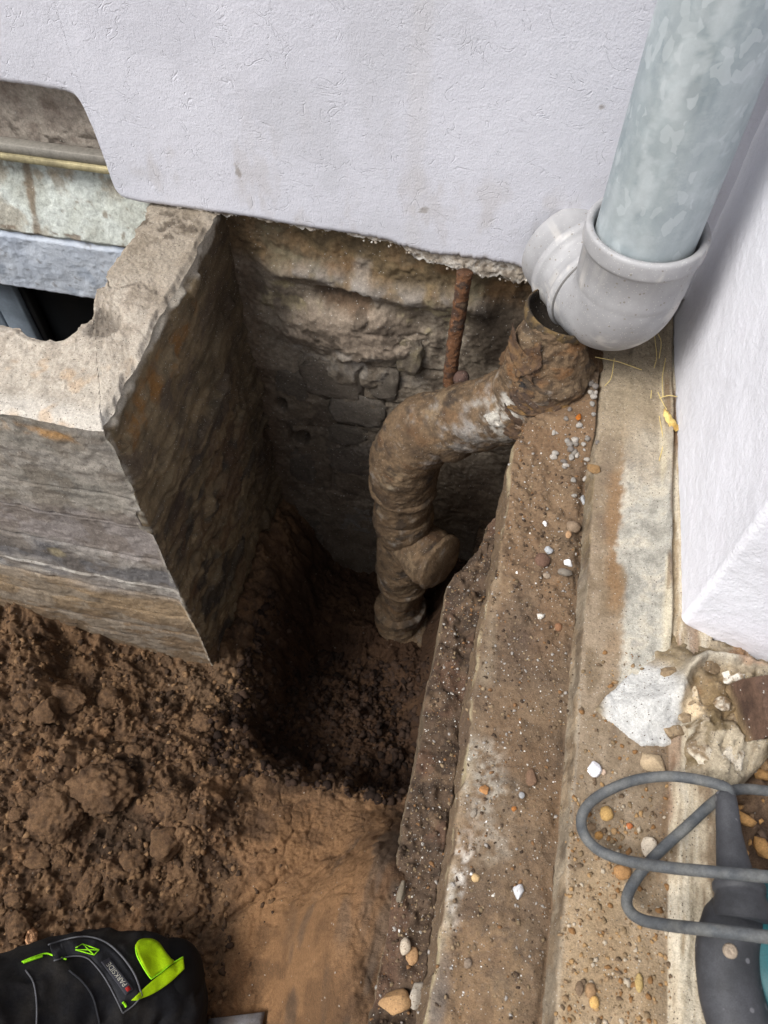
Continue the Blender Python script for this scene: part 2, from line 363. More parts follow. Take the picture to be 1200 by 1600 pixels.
X, Y = np.meshgrid(gx, gy, indexing='ij'); x = X.ravel(); y = Y.ravel(); z = soil_z(x, y); p = np.stack([x, y, z], 1)
q = np.stack([x, y, 0 * x], 1)
Z2 = z.reshape(X.shape); sl = np.hypot(np.gradient(Z2, gx, axis=0), np.gradient(Z2, gy, axis=1)).ravel(); st_ = ss(.8, 2.5, sl) * (x < -.03) * (x > -.5) * (y > .1)
p[:, 0] += st_ * (.010 * fbm(p, 18, 4, 66) + .004 * fbm(p, 70, 3, 67)); p[:, 1] += st_ * .008 * fbm(p, 22, 4, 68)
c = cvar(q, 14, ['46372a', '5a4534', '6e5640', '513f30', '795d44'], 70, 6)
c = blend(c, '8d6b4b', .75 * ss(-.27, -.15, x + .10 * fbm(q, 12, 4, 72)) * ss(.33, .12, y + .08 * fbm(q, 20, 4, 79)) * ss(-.01, -.06, x))
c = blend(c, '574334', .4 * ss(.0, .4, fbm(q, 9, 3, 74)) * ss(-.3, -.2, x))
c = blend(c, '4d463f', .5 * ss(.05, .3, fbm(q, (40, 12, 1), 3, 75)) * ss(-.15, -.1, x) * ss(.25, .2, y))
c = blend(c, '2c2420', .35 * ss(.0, .4, fbm(q, 30, 3, 77)))
c = blend(c, '33241b', .75 * ss(.29, .34, y + .02 * fbm(q, 20, 3, 78)) * ss(-.36, -.3, x))  # pit soil coloured darker, shade of the pit painted into it
c = blend(c, '6a5744', .45 * patch(p, (-.36, .42, -.53), (.12, .05, .1)))
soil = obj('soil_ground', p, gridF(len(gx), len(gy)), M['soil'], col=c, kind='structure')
_b = slice(None); soB = BVHTree.FromPolygons(p.tolist(), gridF(len(gx), len(gy)).tolist())
def hit_soil(px, py):
    r = Vector(ray(px, py)); h = soB.ray_cast(Vector(CAM), r.normalized())
    return np.array(h[0]) if h[0] is not None else onz(px, py, -5)

# ------------------------------------------------------------------ surrounding ground, house ground
gp = [(-40, -40, 40, -1.5), (-40, -1.5, -2.15, .9), (.55, -1.5, 40, .3)]
V = []; Fq = []
for a, b, c_, d in gp: n = len(V); V += [(a, b, -.06), (c_, b, -.06), (c_, d, -.06), (a, d, -.06)]; Fq.append((n, n + 1, n + 2, n + 3))
obj('ground', V, Fq, M['ground'], kind='structure', smooth=False)
# a bank closing the excavation towards the open side
V = [(-2.2, -1.6, -.62), (.035, -1.6, -.62), (.035, -1.5, -.058), (-2.2, -1.5, -.058), (-2.25, -1.6, -.62), (-2.14, -1.6, -.62), (-2.14, .9, -.62), (-2.2, .9, -.058), (-2.2, -1.6, -.058)]
obj('excavation_bank', V, [(0, 1, 2, 3), (5, 6, 7, 8)], M['ground'], kind='structure', smooth=False)

# ------------------------------------------------------------------ house wall at the back
YB = .796
house = thing('house_wall', 'white plastered house wall at the back with old masonry laid bare below its broken lower edge', 'wall', (-.2, YB, -.9))
# plaster sheet: lower edge polyline (x,z); window recess at the left
edge = [(-1.6, .222), (-.9, .222), (-.612, .222), (-.545, .221), (-.522, .218), (-.516, .205)]
edge += [tuple(ony(*q_, YB)[[0, 2]]) for q_ in ((150, 215), (168, 265), (180, 300), (189, 311), (215, 318), (300, 329), (400, 343), (470, 356), (540, 366), (590, 375), (640, 390), (690, 400), (740, 407), (790, 414), (838, 425))]
edge += [(.09, .052), (.14, .05), (.21, .05), (.235, .05)]
E0 = np.array(edge); seg = np.r_[0, np.cumsum(np.hypot(*np.diff(E0, axis=0).T))]
s_ = graded(seg[1], seg[-1], .0016, 0, seg[-1]); s_ = np.unique(s_)
ex = np.interp(s_, seg, E0[:, 0]); ez = np.interp(s_, seg, E0[:, 1])
k = np.ones(9) / 9; exs = np.convolve(np.pad(ex, 4, 'edge'), k, 'valid'); ezs = np.convolve(np.pad(ez, 4, 'edge'), k, 'valid')
ep = np.stack([exs, ezs, 0 * exs], 1)
rag = ss(-.25, -.05, exs); jag = .004 * fbm(ep, 60, 4, 81) * (.25 + rag) + .0022 * fbm(ep, 260, 2, 82) * (.3 + rag)
ez2 = ezs + jag * (np.abs(np.gradient(exs)) > .0004); ex2 = exs + jag * .5 * (np.abs(np.gradient(exs)) <= .0004)
vv = np.r_[-.014, -.008, -.003, 0, .0015, .004, np.linspace(.007, .36, 200), .45, .7, 1.2, 2.4]
U, Vv = np.meshgrid(np.arange(len(exs)), vv, indexing='ij')
neg = vv < 0
zz = ez2[:, None] + np.clip(Vv, 0, None) * (2.6 - ez2[:, None]) / 2.4; xx = np.repeat(ex2[:, None], len(vv), 1)
yy = np.full_like(zz, YB); yy += np.where(Vv < 0, -Vv * 2.2, 0)
P_ = np.stack([xx.ravel(), yy.ravel(), zz.ravel()], 1); vf = Vv.ravel()
rnd = np.clip(1 - np.clip(vf, 0, 1) / .006, 0, 1); P_[:, 1] += rnd ** 2 * .0035 * (vf >= 0)
P_[:, 1] += (.0014 * fbm(P_, 7, 2, 83) + .0002 * fbm(P_, (120, 1, 160), 3, 84)) * (vf >= 0) + .003 * fbm(P_, 120, 3, 86) * (vf < 0)
c = cvar(P_, 6, ['c2c3cb', 'c9cad3', 'cdced7', 'c6c7d0'], 85)
c = blend(c, 'a39a90', .30 * ss(.05, .5, fbm(P_, (30, 1, 14), 4, 87)) * ss(.30, .1, P_[:, 2]))
ck_ = np.abs(P_[:, 2] - (.062 + (P_[:, 0] - .0) * .25 + .004 * fbm(P_, 60, 3, 78))); c = blend(c, '7b746c', .6 * ss(.0016, .0004, ck_) * (P_[:, 0] > -.03) * (P_[:, 0] < .04) * (vf >= 0)); P_[:, 1] += .0012 * ss(.0016, .0, ck_) * (P_[:, 0] > -.03) * (P_[:, 0] < .04)
c = blend(c, '8b8178', (.55 * ss(.0, .3, fbm(P_, 90, 3, 88)) + .15) * ss(.012, .0, vf) * ss(-.2, 0, P_[:, 0]) + .3 * ss(.008, 0, vf))
c = blend(c, '8c8578', .8 * (vf < 0) * ss(-.2, .3, fbm(P_, 60, 3, 89)))
for px, py, rx, rz in ((372, 268, .003, .010), (662, 328, .005, .004), (940, 168, .003, .002), (1150, 330, .006, .02)):
    q_ = ony(px, py, YB); c = blend(c, '8b847c', .7 * patch(P_, q_, (rx, .05, rz), .4, 1.2, 260, 90))
c = blend(c, 'b9b5b1', .2 * patch(P_, ony(655, 150, YB), (.01, .1, .25), .6, .6, 20, 91))
obj('plaster_facade', P_, gridF(len(exs), len(vv)), M['plaster'], house, col=c)
# broken under-layer of render hanging below the plaster edge
e2 = [(245, 326, 240, 324), (400, 343, 400, 346), (470, 356, 468, 360), (520, 362, 520, 366), (575, 372, 570, 377), (620, 384, 620, 390), (655, 391, 650, 405), (690, 400, 690, 420), (720, 405, 722, 427), (745, 408, 748, 436), (780, 413, 780, 439), (808, 418, 806, 448), (840, 425, 842, 441), (905, 430, 905, 445), (1000, 440, 1000, 458)]
A = np.array([ony(a, b, YB)[[0, 2]] for a, b, c_, d in e2]); B = np.array([ony(c_, d, YB)[[0, 2]] for a, b, c_, d in e2])
xs = np.arange(A[0, 0], A[-1, 0], .0016); za = np.interp(xs, A[:, 0], A[:, 1]) + .006; zb = np.interp(xs, B[:, 0], B[:, 1])
pe = np.stack([xs, 0 * xs, 0 * xs], 1); zb = zb + .006 * fbm(pe, 70, 3, 92) + .003 * fbm(pe, 300, 2, 93)
tt = np.r_[np.linspace(0, 1, 26), 1.02, 1.05, 1.1, 1.2]; T_ = tt[None, :]
zz = za[:, None] + (zb - za)[:, None] * np.clip(T_, 0, 1); yy = YB + .006 + np.clip(T_ - 1, 0, 1) * .2 + 0 * zz; xx = np.repeat(xs[:, None], len(tt), 1)
P_ = np.stack([xx.ravel(), yy.ravel(), zz.ravel()], 1); P_[:, 1] += .004 * fbm(P_, 50, 4, 94) + .002 * fbm(P_, 200, 3, 95); P_[:, 2] += .002 * fbm(P_, 150, 2, 96)
c = cvar(P_, 70, ['6c6257', '8f8578', 'a59b8e', 'bdb7ae', '7e7365'], 97); c = blend(c, 'd2cfc8', .8 * ss(.75, 1, np.repeat(T_, len(xs), 0).ravel()) * ss(-.1, .4, fbm(P_, 120, 2, 98)))
obj('broken_render_edge', P_, gridF(len(xs), len(tt)), M['masonry'], house, col=c)
# loose chips along the broken edge
ch = []
for k in range(34):
    t = random.random(); xx_ = -.26 + .30 * t + random.gauss(0, .01); z_ = float(np.interp(xx_, B[:, 0], B[:, 1])) + random.uniform(0, .008); r = random.uniform(.0008, .0026)
    V, Fq = rock(1, (r * 1.4, r, r), k, .3, .8); ch.append((V + (xx_, YB + random.uniform(-.001, .006), z_), Fq, lin(random.choice(['a39d93', '8a8175', 'bcb8b0', '6f665b']))))
V, Fq, c = join(ch); obj('render_chips', V, Fq, M['stone'], house, col=c, smooth=False, kind='stuff')

# old masonry in the pit
YM = .826
gx = np.arange(-.462, .26, .0019); gz = np.r_[np.arange(.13, -.62, -.0021), np.arange(-.625, -1.0, -.006)]
X, Z = np.meshgrid(gx, gz, indexing='ij'); x = X.ravel(); z = Z.ravel(); q = np.stack([x, 0 * x, z], 1)
wx = x + .012 * fbm(q, 12, 3, 100); wz = z + .010 * fbm(q, 12, 3, 101)
y = YM + 0 * x
y -= .008 * fbm(q, 8, 3, 102) + .0025 * fbm(q, 40, 4, 103) + .0018 * fbm(q, 150, 3, 104)
zr = -.012 - .06 * (x + .3); ridge_m = np.exp(-((wz - zr) / .016) ** 2) * ss(-.36, -.30, x) * ss(.0, -.03, x)
y -= .016 * ridge_m
y += .010 * ss(-.30, -.30 - .02, -(-wz * 0 + 0) * 0 + wz) * 0
# courses of rough blocks: recessed joints that wander
for zj, s1, a in ((-.09, 105, .006), (-.165, 107, .008), (-.255, 109, .012), (-.345, 110, .010), (-.44, 113, .010), (-.54, 114, .01)):
    zl = zj + .010 * fbm(q * [1, 1, 0], 14, 3, s1)
    y += .45 * a * np.exp(-((z - zl) / .004) ** 2) * ss(-.1, .3, fbm(q, 13, 2, s1 + 1))
for xj, z0, z1, a in ((-.30, -.165, -.255, .008), (-.20, -.165, -.26, .014), (-.235, -.255, -.345, .022), (-.33, -.345, -.44, .012), (-.16, -.345, -.44, .010), (-.26, -.44, -.54, .01), (-.19, -.02, -.09, .005)):
    xl_ = xj + .010 * fbm(q * [0, 0, 1], 30, 3, 111); y += .7 * a * np.exp(-((x - xl_) / .0035) ** 2) * ss(z1, z1 + .01, z) * ss(z0, z0 - .01, z)
hole = patch(q, (-.222, 0, -.045), (.045, 1, .022), .15, .35, 50, 115); y += .014 * hole
h2 = patch(q, (-.315, 0, -.385), (.018, 1, .018), .3, .4, 60, 116) + patch(q, (-.34, 0, -.30), (.01, 1, .016), .3, .4, 60, 117); y += .03 * h2
y -= .022 * patch(q, (-.21, 0, -.10), (.10, 1, .045), .5, .4, 30, 118) + .012 * patch(q, (-.20, 0, -.18), (.05, 1, .04), .4, .4, 40, 119)
up_ = ss(-.01, .02, z - zr - .0 + .01 * fbm(q, 30, 3, 120)); y += .004 * up_ * fbm(q, 90, 4, 121)
P_ = np.stack([x, y, z], 1)
c = cvar(q, 16, ['625b52', '7d756a', '8c8478', '6a635b', '9c9487'], 122, 6)
c = blend(c, cvar(q, 22, ['524734', '6b5c42', '7a6448', '625643', '706a55'], 123), up_)
c = blend(c, '7f5a34', up_ * .45 * ss(.1, .4, fbm(q, (14, 1, 30), 4, 124)))
c = blend(c, '6b4c31', .5 * ss(-.05, .05, x) * ss(-.08, .05, z) * ss(-.2, .3, fbm(q, 20, 3, 125)))
c = blend(c, '8d8b89', .75 * ridge_m * ss(-.2, .3, fbm(q, 40, 3, 126)))
c = blend(c, 'b5b3b0', .4 * patch(q, (-.195, 0, -.005), (.012, 1, .03), .5, .6, 60, 127))
c = blend(c, 'a79e78', .6 * patch(q, (-.315, 0, -.06), (.04, 1, .025), .3, 1.0, 60, 128) * ss(.0, .2, fbm(q, 60, 3, 129)))
c = blend(c, 'b0a684', .6 * patch(q, (-.09, 0, -.05), (.04, 1, .03), .3, 1.0, 60, 130) * ss(.0, .2, fbm(q, 70, 3, 131)))
c = blend(c, '9a8d80', .8 * patch(q, (-.21, 0, -.10), (.10, 1, .045), .5, .5, 30, 118))
c = blend(c, '5c4636', .8 * hole)
blk = ss(.12, .3, fbm(q, (26, 1, 26), 4, 132)) * (1 - up_) * ss(-.0, -.05, z)
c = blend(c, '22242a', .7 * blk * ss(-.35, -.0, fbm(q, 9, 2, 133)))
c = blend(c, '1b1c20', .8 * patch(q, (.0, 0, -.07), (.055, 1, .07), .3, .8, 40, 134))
c = blend(c, '9a9792', .65 * patch(q, (-.20, 0, -.17), (.09, 1, .035), .4, .9, 40, 135) * ss(-.1, .25, fbm(q, 50, 3, 136)))
c = blend(c, '9a9894', .6 * patch(q, (-.20, 0, -.40), (.05, 1, .03), .4, .7, 50, 137))
c = blend(c, '151418', .8 * h2); c = blend(c, '6a5a46', .38 + 0 * x)
c = blend(c, '40342a', .6 * ss(-.20, -.48, z + .08 * fbm(q, 12, 3, 138)))  # darker with depth: grime plus painted shade of the pit
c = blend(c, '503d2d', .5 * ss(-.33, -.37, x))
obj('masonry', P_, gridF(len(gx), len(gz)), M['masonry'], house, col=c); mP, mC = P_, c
# blocks that stand proud of the old masonry
for i, (px, py, wpx, hpx, cc) in enumerate(((520, 600, 100, 52, '857b70'), (600, 605, 46, 44, '8a8074'), (455, 610, 52, 40, '6b655e'), (640, 560, 40, 44, '8c8263'), (560, 650, 90, 44, '77726d'), (545, 728, 80, 50, '5b5049'), (470, 740, 40, 48, '4b4440'), (550, 820, 70, 46, '807d79'), (480, 830, 50, 44, '45403c'), (540, 690, 60, 26, '55504b'))):
    P0 = ony(px, py, YM - .012); kk = int(np.argmin(((mP - P0) ** 2)[:, [0, 2]].sum(1))); P0[1] = mP[kk, 1] + .004; d = np.linalg.norm(P0 - CAM); sx = wpx * d / F / 2; sz = hpx * d / F / 2 * 1.7
    V, Fq = ico(4); V = V.copy(); V = np.sign(V) * np.abs(V) ** .6; V = V / np.abs(V).max(0)
    V = V * (1 + .3 * fbm(V + i * 5, 1.6, 4, i))[:, None]; V = V * (sx, .0065, sz) + P0; V[:, 1] += .003 * fbm(V, 60, 4, 140); V[:, 0] += .004 * fbm(V, 50, 3, 141); V[:, 2] += .004 * fbm(V, 50, 3, 142)
    cc_ = cvar(V, 30, [cc, '5d5750', cc, '706a62'], 141 + i, 6); cc_ = .45 * cc_ + .55 * mC[kk]; obj('stone', V, Fq, M['masonry'], house, col=cc_ * .8)

# ------------------------------------------------------------------ window recess left of the light well
gx = np.r_[np.linspace(-1.7, -.96, 40), np.arange(-.95, -.468, .0025)]
def strip(name, keys, nseg, colf, m=M['masonry'], amp=.002, sd=150):     # keys: [(y,z)...]
    ky = []; kz = []
    for (a, b), (c_, d), n in zip(keys[:-1], keys[1:], nseg): ky += list(np.linspace(a, c_, n, endpoint=False)); kz += list(np.linspace(b, d, n, endpoint=False))
    ky.append(keys[-1][0]); kz.append(keys[-1][1]); X, K = np.meshgrid(gx, np.arange(len(ky)), indexing='ij')
    P_ = np.stack([X.ravel(), np.array(ky)[K.ravel()], np.array(kz)[K.ravel()]], 1)
    n = fbm(P_, 30, 4, sd); P_[:, 1] += amp * n + amp * .6 * fbm(P_, 130, 3, sd + 1); P_[:, 2] += amp * fbm(P_, 45, 4, sd + 2)
    return obj(name, P_, gridF(len(gx), len(ky)), m, house, col=colf(P_))
def c1(P_):
    c = cvar(P_, 30, ['7d7167', '948a80', 'a0978c', '8a7f75'], 151); c = blend(c, '4a423b', .8 * ss(.0, .25, fbm(P_, (60, 1, 90), 4, 152)) * ss(.165, .145, P_[:, 2] + .01 * fbm(P_, 30, 3, 153))); return c
strip('recess_face', [(.83, .26), (.836, .125)], [70], c1)
def c2(P_):
    c = cvar(P_, 18, ['9a9c94', 'a9ada6', 'b4b9b4', '9a978c'], 154, 6); c = blend(c, '8c7f6c', .75 * ss(.0, .3, fbm(P_, 45, 4, 155)) * ss(.045, .085, P_[:, 2])); c = blend(c, '6d6253', .75 * ss(.3, .5, fbm(P_, 90, 5, 156)))
    c = blend(c, '6b5b48', .8 * patch(P_, (-.655, .8, .05), (.006, .1, .05), .4, .9, 70, 157)); return blend(c, '6a5d50', .8 * ss(.05, .2, fbm(P_, (30, 30, 90), 3, 158)) * (P_[:, 2] < .012))
strip('sloping_ledge', [(.842, .107), (.842, .092), (.803, .006), (.808, -.001)], [6, 44, 5], c2, amp=.0025, sd=160)
def c3(P_):
    c = cvar(P_, 14, ['a3abb8', 'adb5c1', 'b5bcc6', '9aa3b0'], 162); c = blend(c, '6e6a66', .6 * ss(.35, .5, fbm(P_, 90, 5, 163))); return c
strip('painted_lintel', [(.812, 0), (.803, -.006), (.803, -.10), (.83, -.108), (.93, -.11)], [4, 45, 8, 10], c3, M['sideplaster'], amp=.002, sd=165)
st = thing('strip_rail', 'aged cream and grey horizontal rail set in the wall recess at upper left', 'rail', (-.7, .835, .10))
V, Fq = box((-.73, .826, .123), (.46, .016, .0125)); obj('grey_flange', V, Fq, M['greybar'], st)
V, Fq = box((-.73, .823, .112), (.46, .018, .0085)); obj('cream_flange', V, Fq, M['cream'], st)
win = thing('basement_window', 'grey framed basement window, dark glass, seen down inside the light well', 'window', (-.75, .86, -.6))
for x0, w_ in ((-.885, .05), (-.842, .028), (-.803, .046)):
    V, Fq = box((x0, .862, -.36), (w_, .03, .50)); obj('frame', V, Fq, M['frame'], win)
V, Fq = box((-.772, .866, -.36), (.012, .02, .5)); obj('seal', V, Fq, M['black'], win)
V, Fq = box((-.68, .872, -.36), (.17, .006, .5)); obj('pane', V, Fq, M['glass'], win)
V, Fq = box((-.76, .87, -.62), (.40, .05, .03)); obj('sill', V, Fq, M['frame'], win)
V = [(-1.8, .9, -.7), (-.5, .9, -.7), (-.5, .9, -.09), (-1.8, .9, -.09)]; obj('unlit_interior_sheet', V, [(0, 1, 2, 3)], M['black'], house)  # black sheet standing in for the unlit interior behind the window
V = [(-1.4, .50, -.58), (-.45, .50, -.58), (-.45, .92, -.58), (-1.4, .92, -.58)]; obj('light_well_floor', V, [(0, 1, 2, 3)], M['ground'], kind='structure')

# ------------------------------------------------------------------ concrete wall of the light well
lw = thing('light_well_wall', 'angled concrete light well wall, pale broken top, standing in the soil left of the pit', 'wall', (-.379, .44, -.7))
ZT = .079
def wdisp(P_, a=1.):
    o = np.empty_like(P_)
    for k in range(3): o[:, k] = .004 * fbm(P_, 9, 3, 200 + k) + .002 * fbm(P_, 40, 3, 210 + k) + .0007 * fbm(P_, 180, 2, 220 + k)
    return P_ + a * o
def lw_layers(P_):   # shared bedding: recessed lines along heights
    h = P_[:, 2] + .012 * fbm(P_ * [1, 1, 0], 7, 3, 230) + .003 * fbm(P_, 50, 2, 231); r = 0
    for zj, a, wd in ((-.055, .002, .002), (-.12, .003, .0025), (-.205, .004, .003), (-.285, .006, .0035), (-.325, .005, .003), (-.39, .002, .003), (-.455, .006, .003), (-.505, .003, .0045)): r = r + a * np.exp(-((h - zj) / wd) ** 2)
    return r, h
def lw_col(P_, front):
    r, h = lw_layers(P_); nz = fbm(P_, (10, 10, 40), 4, 240)
    if front:
        c = cvar(P_, (14, 14, 26), ['76726b', '878279', '928c83', '7e7972', '9b958c'], 241, 6)
        c = blend(c, '8c8682', .5 * ss(-.10, -.16, P_[:, 2])); c = blend(c, 'b9b4ab', .6 * ss(.22, .5, fbm(P_, (10, 10, 38), 5, 242)))
        hh = h + .020 * fbm(P_, 14, 4, 247); c = blend(c, '807876', .6 * ss(-.09, -.12, hh) * ss(-.22, -.19, hh)); c = blend(c, '4f5055', .7 * ss(-.205, -.225, hh) * ss(-.29, -.265, hh) * ss(-.3, .15, fbm(P_, 12, 3, 248))); c = blend(c, '4a4b50', .65 * np.exp(-((hh + .435) / .012) ** 2) * ss(-.62, -.52, P_[:, 0])); c = blend(c, 'bdb9b0', .6 * np.exp(-((hh + .292) / .006) ** 2) * ss(-.2, .2, fbm(P_, 30, 4, 249)))
        c = blend(c, '55565c', .5 * ss(.12, .35, fbm(P_, (8, 8, 30), 5, 243)) * ss(-.18, -.25, P_[:, 2]))
        c = blend(c, '8a7250', .75 * ss(-.30, -.36, h + .03 * nz)); c = blend(c, '5f4e3d', .75 * ss(-.38, -.46, h + .05 * nz)); c = blend(c, '8a8378', .5 * ss(.1, .3, fbm(P_, (14, 14, 30), 5, 250)) * ss(-.30, -.36, h))
        c = blend(c, '5b4e3e', .35 * ss(-.0, .2, fbm(P_, 30, 3, 244)))
        c = blend(c, 'b98a4c', .6 * ss(.07, .062, P_[:, 2]) * ss(.045, .06, P_[:, 2]) * ss(0, .3, fbm(P_, 30, 3, 245)))
        c = blend(c, '8f8468', .7 * patch(P_, (-.545, .44, -.23), (.012, .1, .014), .4, .7, 80, 246))
    else:
        c = cvar(P_, (12, 12, 22), ['544939', '685b47', '7a6a52', '5f5240', '8a795e'], 251, 6)
        y_ = P_[:, 1]
        c = blend(c, '80592c', .8 * patch(P_, (-.38, .55, .035), (.1, .11, .022), .5, .8, 40, 252) * ss(-.2, .4, fbm(P_, 50, 4, 253)))
        c = blend(c, '4a403a', .6 * ss(.1, .35, fbm(P_, (12, 14, 24), 5, 254)))
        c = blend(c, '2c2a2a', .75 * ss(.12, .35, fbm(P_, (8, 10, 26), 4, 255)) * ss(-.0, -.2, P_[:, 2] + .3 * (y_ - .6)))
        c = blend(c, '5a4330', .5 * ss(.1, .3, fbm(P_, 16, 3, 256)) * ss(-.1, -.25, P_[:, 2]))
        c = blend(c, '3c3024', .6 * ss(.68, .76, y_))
    dark = np.clip(r / .005, 0, 1) * ss(-.25, .1, fbm(P_, 12, 2, 257)); c = blend(c, '2a2a2e' if front else '211a14', .8 * dark); return c
# front face
gx = graded(-.80, -.3795, .0020, -1.5, -.3795); gx = gx[gx <= -.3794]; gx = np.r_[gx[gx < -.3805], -.3795]; gz = np.r_[np.arange(ZT, -.62, -.0021), -.7, -.8]
X, Z = np.meshgrid(gx, gz, indexing='ij'); P_ = np.stack([X.ravel(), np.full(X.size, .440), Z.ravel()], 1)
e_ = ss(0, .012, -.3795 - P_[:, 0]); e2_ = ss(0, .01, ZT - P_[:, 2]); c = lw_col(P_, True); r, h = lw_layers(P_); Pd = wdisp(P_); msk = e_ * e2_; ck = np.clip(.5 + 1.5 * fbm(P_, 24, 3, 256), 0, 1.7)
led = ss(-.285, -.30, h) * .004 + ss(-.12, -.13, h) * .003
chip = .014 * patch(P_, (-.375, .44, -.10), (.014, .1, .02), .4, .4, 60, 259)
Pd[:, 1] += (r + led + .0022 * fbm(P_, (40, 1, 60), 4, 258)) * msk + (.0035 * (1 - e_) + .004 * (1 - e2_)) * ck; Pd[:, 0] -= (.0035 * ck + chip) * (1 - ss(0, .01, -.3795 - P_[:, 0])); Pd[:, 2] -= .004 * (1 - e2_) * ck
c = blend(c, 'b5b0a4', .55 * (1 - ss(0, .008, -.3795 - P_[:, 0])) * ss(-.3, .2, fbm(P_, 90, 3, 260)))
frontP = Pd.reshape(len(gx), len(gz), 3); frontC = c
obj('front_face', Pd, gridF(len(gx), len(gz)), M['concrete'], lw, col=c)
# face towards the pit
gy = np.r_[.440, np.arange(.442, .835, .002)]; Y, Z = np.meshgrid(gy, gz, indexing='ij'); P_ = np.stack([np.full(Y.size, -.3795), Y.ravel(), Z.ravel()], 1)
P_[:, 0] += 0; Pd = wdisp(P_); e_ = ss(.440, .452, P_[:, 1]); c = lw_col(P_, False); r, h = lw_layers(P_)
low = ss(-.14, -.2, P_[:, 2] - .35 * (P_[:, 1] - .6)); Pd[:, 0] += (-r * 1.6 + .010 * low * (fbm(P_, (1, 30, 30), 4, 262) + .3) + .004 * fbm(P_, (1, 14, 50), 4, 266) + .007 * ss(.1, .2, fbm(P_, (1, 9, 14), 3, 263)) - .012 * patch(P_, (-.38, .66, -.12), (.1, .06, .012), .3, .6, 40, 264)) * e_ * ss(0, .012, ZT - P_[:, 2])
e2_ = ss(0, .012, ZT - P_[:, 2]); ck = np.clip(.5 + 1.5 * fbm(P_, 24, 3, 256), 0, 1.7); Pd[:, 1] += .0035 * (1 - e_) * ck; Pd[:, 0] -= (.0035 * (1 - e_) + .007 * (1 - e2_)) * ck; Pd[:, 2] -= .005 * (1 - e2_) * ck
n0 = len(gz); Pd = Pd.reshape(len(gy), n0, 3); Pd[0] = frontP[-1]; Pd = Pd.reshape(-1, 3)
c = blend(c, 'b5b0a4', .5 * (1 - ss(.440, .446, P_[:, 1])) * ss(-.3, .2, fbm(P_, 90, 3, 260)))
c = blend(c, 'a39c90', .8 * ss(.060, .070, P_[:, 2] + .018 * fbm(P_, 35, 3, 265)))
pitP = Pd.reshape(len(gy), n0, 3)
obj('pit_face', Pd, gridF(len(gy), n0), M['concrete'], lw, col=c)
# top: between outer edge (front face + pit face rims) and the ragged inner edge
outer = np.vstack([frontP[:, 0], pitP[1:, 0]])
inner_k = [(-1.5, .57), (-.75, .565), (-.60, .565), (-.557, .562), (-.53, .558), (-.505, .548)] + [tuple(onz(a, b, ZT)[:2]) for a, b in ((92, 531), (108, 528), (122, 516), (128, 508), (146, 497), (150, 480), (146, 470), (153, 452), (166, 447), (165, 430), (175, 415), (196, 385), (222, 345), (228, 332))] + [(-.478, .835)]
ok = [(-1.5, .44), (-.75, .44), (-.60, .44), (-.557, .44), (-.53, .44), (-.50, .44), (-.47, .44), (-.45, .44), (-.435, .44), (-.42, .44), (-.405, .44), (-.392, .44), (-.38, .448), (-.38, .47), (-.38, .51), (-.38, .55), (-.38, .58), (-.38, .64), (-.38, .74), (-.38, .775), (-.38, .835)]
IK = np.array(inner_k); OK = np.array(ok); so_ = np.r_[0, np.cumsum(np.hypot(*np.diff(OK, axis=0).T))]
arc = np.r_[0, np.cumsum(np.hypot(*np.diff(outer[:, :2], axis=0).T))]
par = list(gx + 1.5) + list(1.12 + (gy[1:] - .44))
par = np.clip(np.maximum.accumulate(np.array(par)), 0, so_[-1])
ix = np.interp(par, so_, IK[:, 0]); iy = np.interp(par, so_, IK[:, 1]); ip = np.stack([ix, iy, 0 * ix], 1)
ix += .0045 * fbm(ip, 90, 3, 270); iy += .0045 * fbm(ip, 90, 3, 271)
tt = np.linspace(0, 1, 62); T_ = tt[None, :, None]; inn = np.stack([ix, iy, np.full_like(ix, ZT)], 1)
G = outer[:, None, :] * (1 - T_) + inn[:, None, :] * T_
G[:, :, 2] = ZT + (outer[:, None, 2] - ZT) * (1 - ss(0, .07, tt))[None]; osm = outer.copy()
for a_ in (0, 1): osm[:, a_] = np.convolve(np.pad(outer[:, a_], 20, 'edge'), np.ones(41) / 41, 'valid')
G[:, :, :2] += ((osm - outer)[:, None, :2]) * (ss(0, .12, tt) * (1 - tt))[None, :, None] * ss(24, 60, np.abs(np.arange(len(outer)) - len(gx)))[:, None, None]
Pf = G.reshape(-1, 3); tf = np.repeat(tt[None], len(outer), 0).ravel(); m_ = ss(0, .08, tf); b_ = np.stack([Pf[:, 0], Pf[:, 1], 0 * tf], 1)
Pf[:, 2] += m_ * (.003 + .004 * fbm(b_, 18, 4, 272) + .0018 * fbm(b_, 90, 3, 273) + .0010 * fbm(b_, 300, 2, 274)) - .004 * ss(.93, 1, tf)
pit_ = onz(163, 508, ZT); ho = patch(Pf, pit_, (.016, .02, .1), .4, .6, 90, 275); Pf[:, 2] -= .008 * ho * m_
crk = np.abs(Pf[:, 1] - (.648 + .02 * fbm(b_, 40, 3, 276) - .15 * (Pf[:, 0] + .43))); Pf[:, 2] -= .003 * (1 - ss(0, .002, crk)) * (Pf[:, 0] > -.5) * m_
c = cvar(b_, 22, ['857b6e', '9c9285', 'aba295', '91877a', 'b3aa9e'], 277, 6)
c = blend(c, 'c4c0b9', .7 * ss(.475, .45, Pf[:, 1] + .01 * fbm(b_, 30, 3, 278)) * (tf < .5)); c = blend(c, 'b5aea2', .4 * ss(.60, .45, Pf[:, 1]))  # front of the top painted lighter, for daylight stronger away from the house
c = blend(c, 'b29676', .5 * ss(.15, .4, fbm(b_, 30, 4, 279)) * ss(.6, .5, Pf[:, 1]))
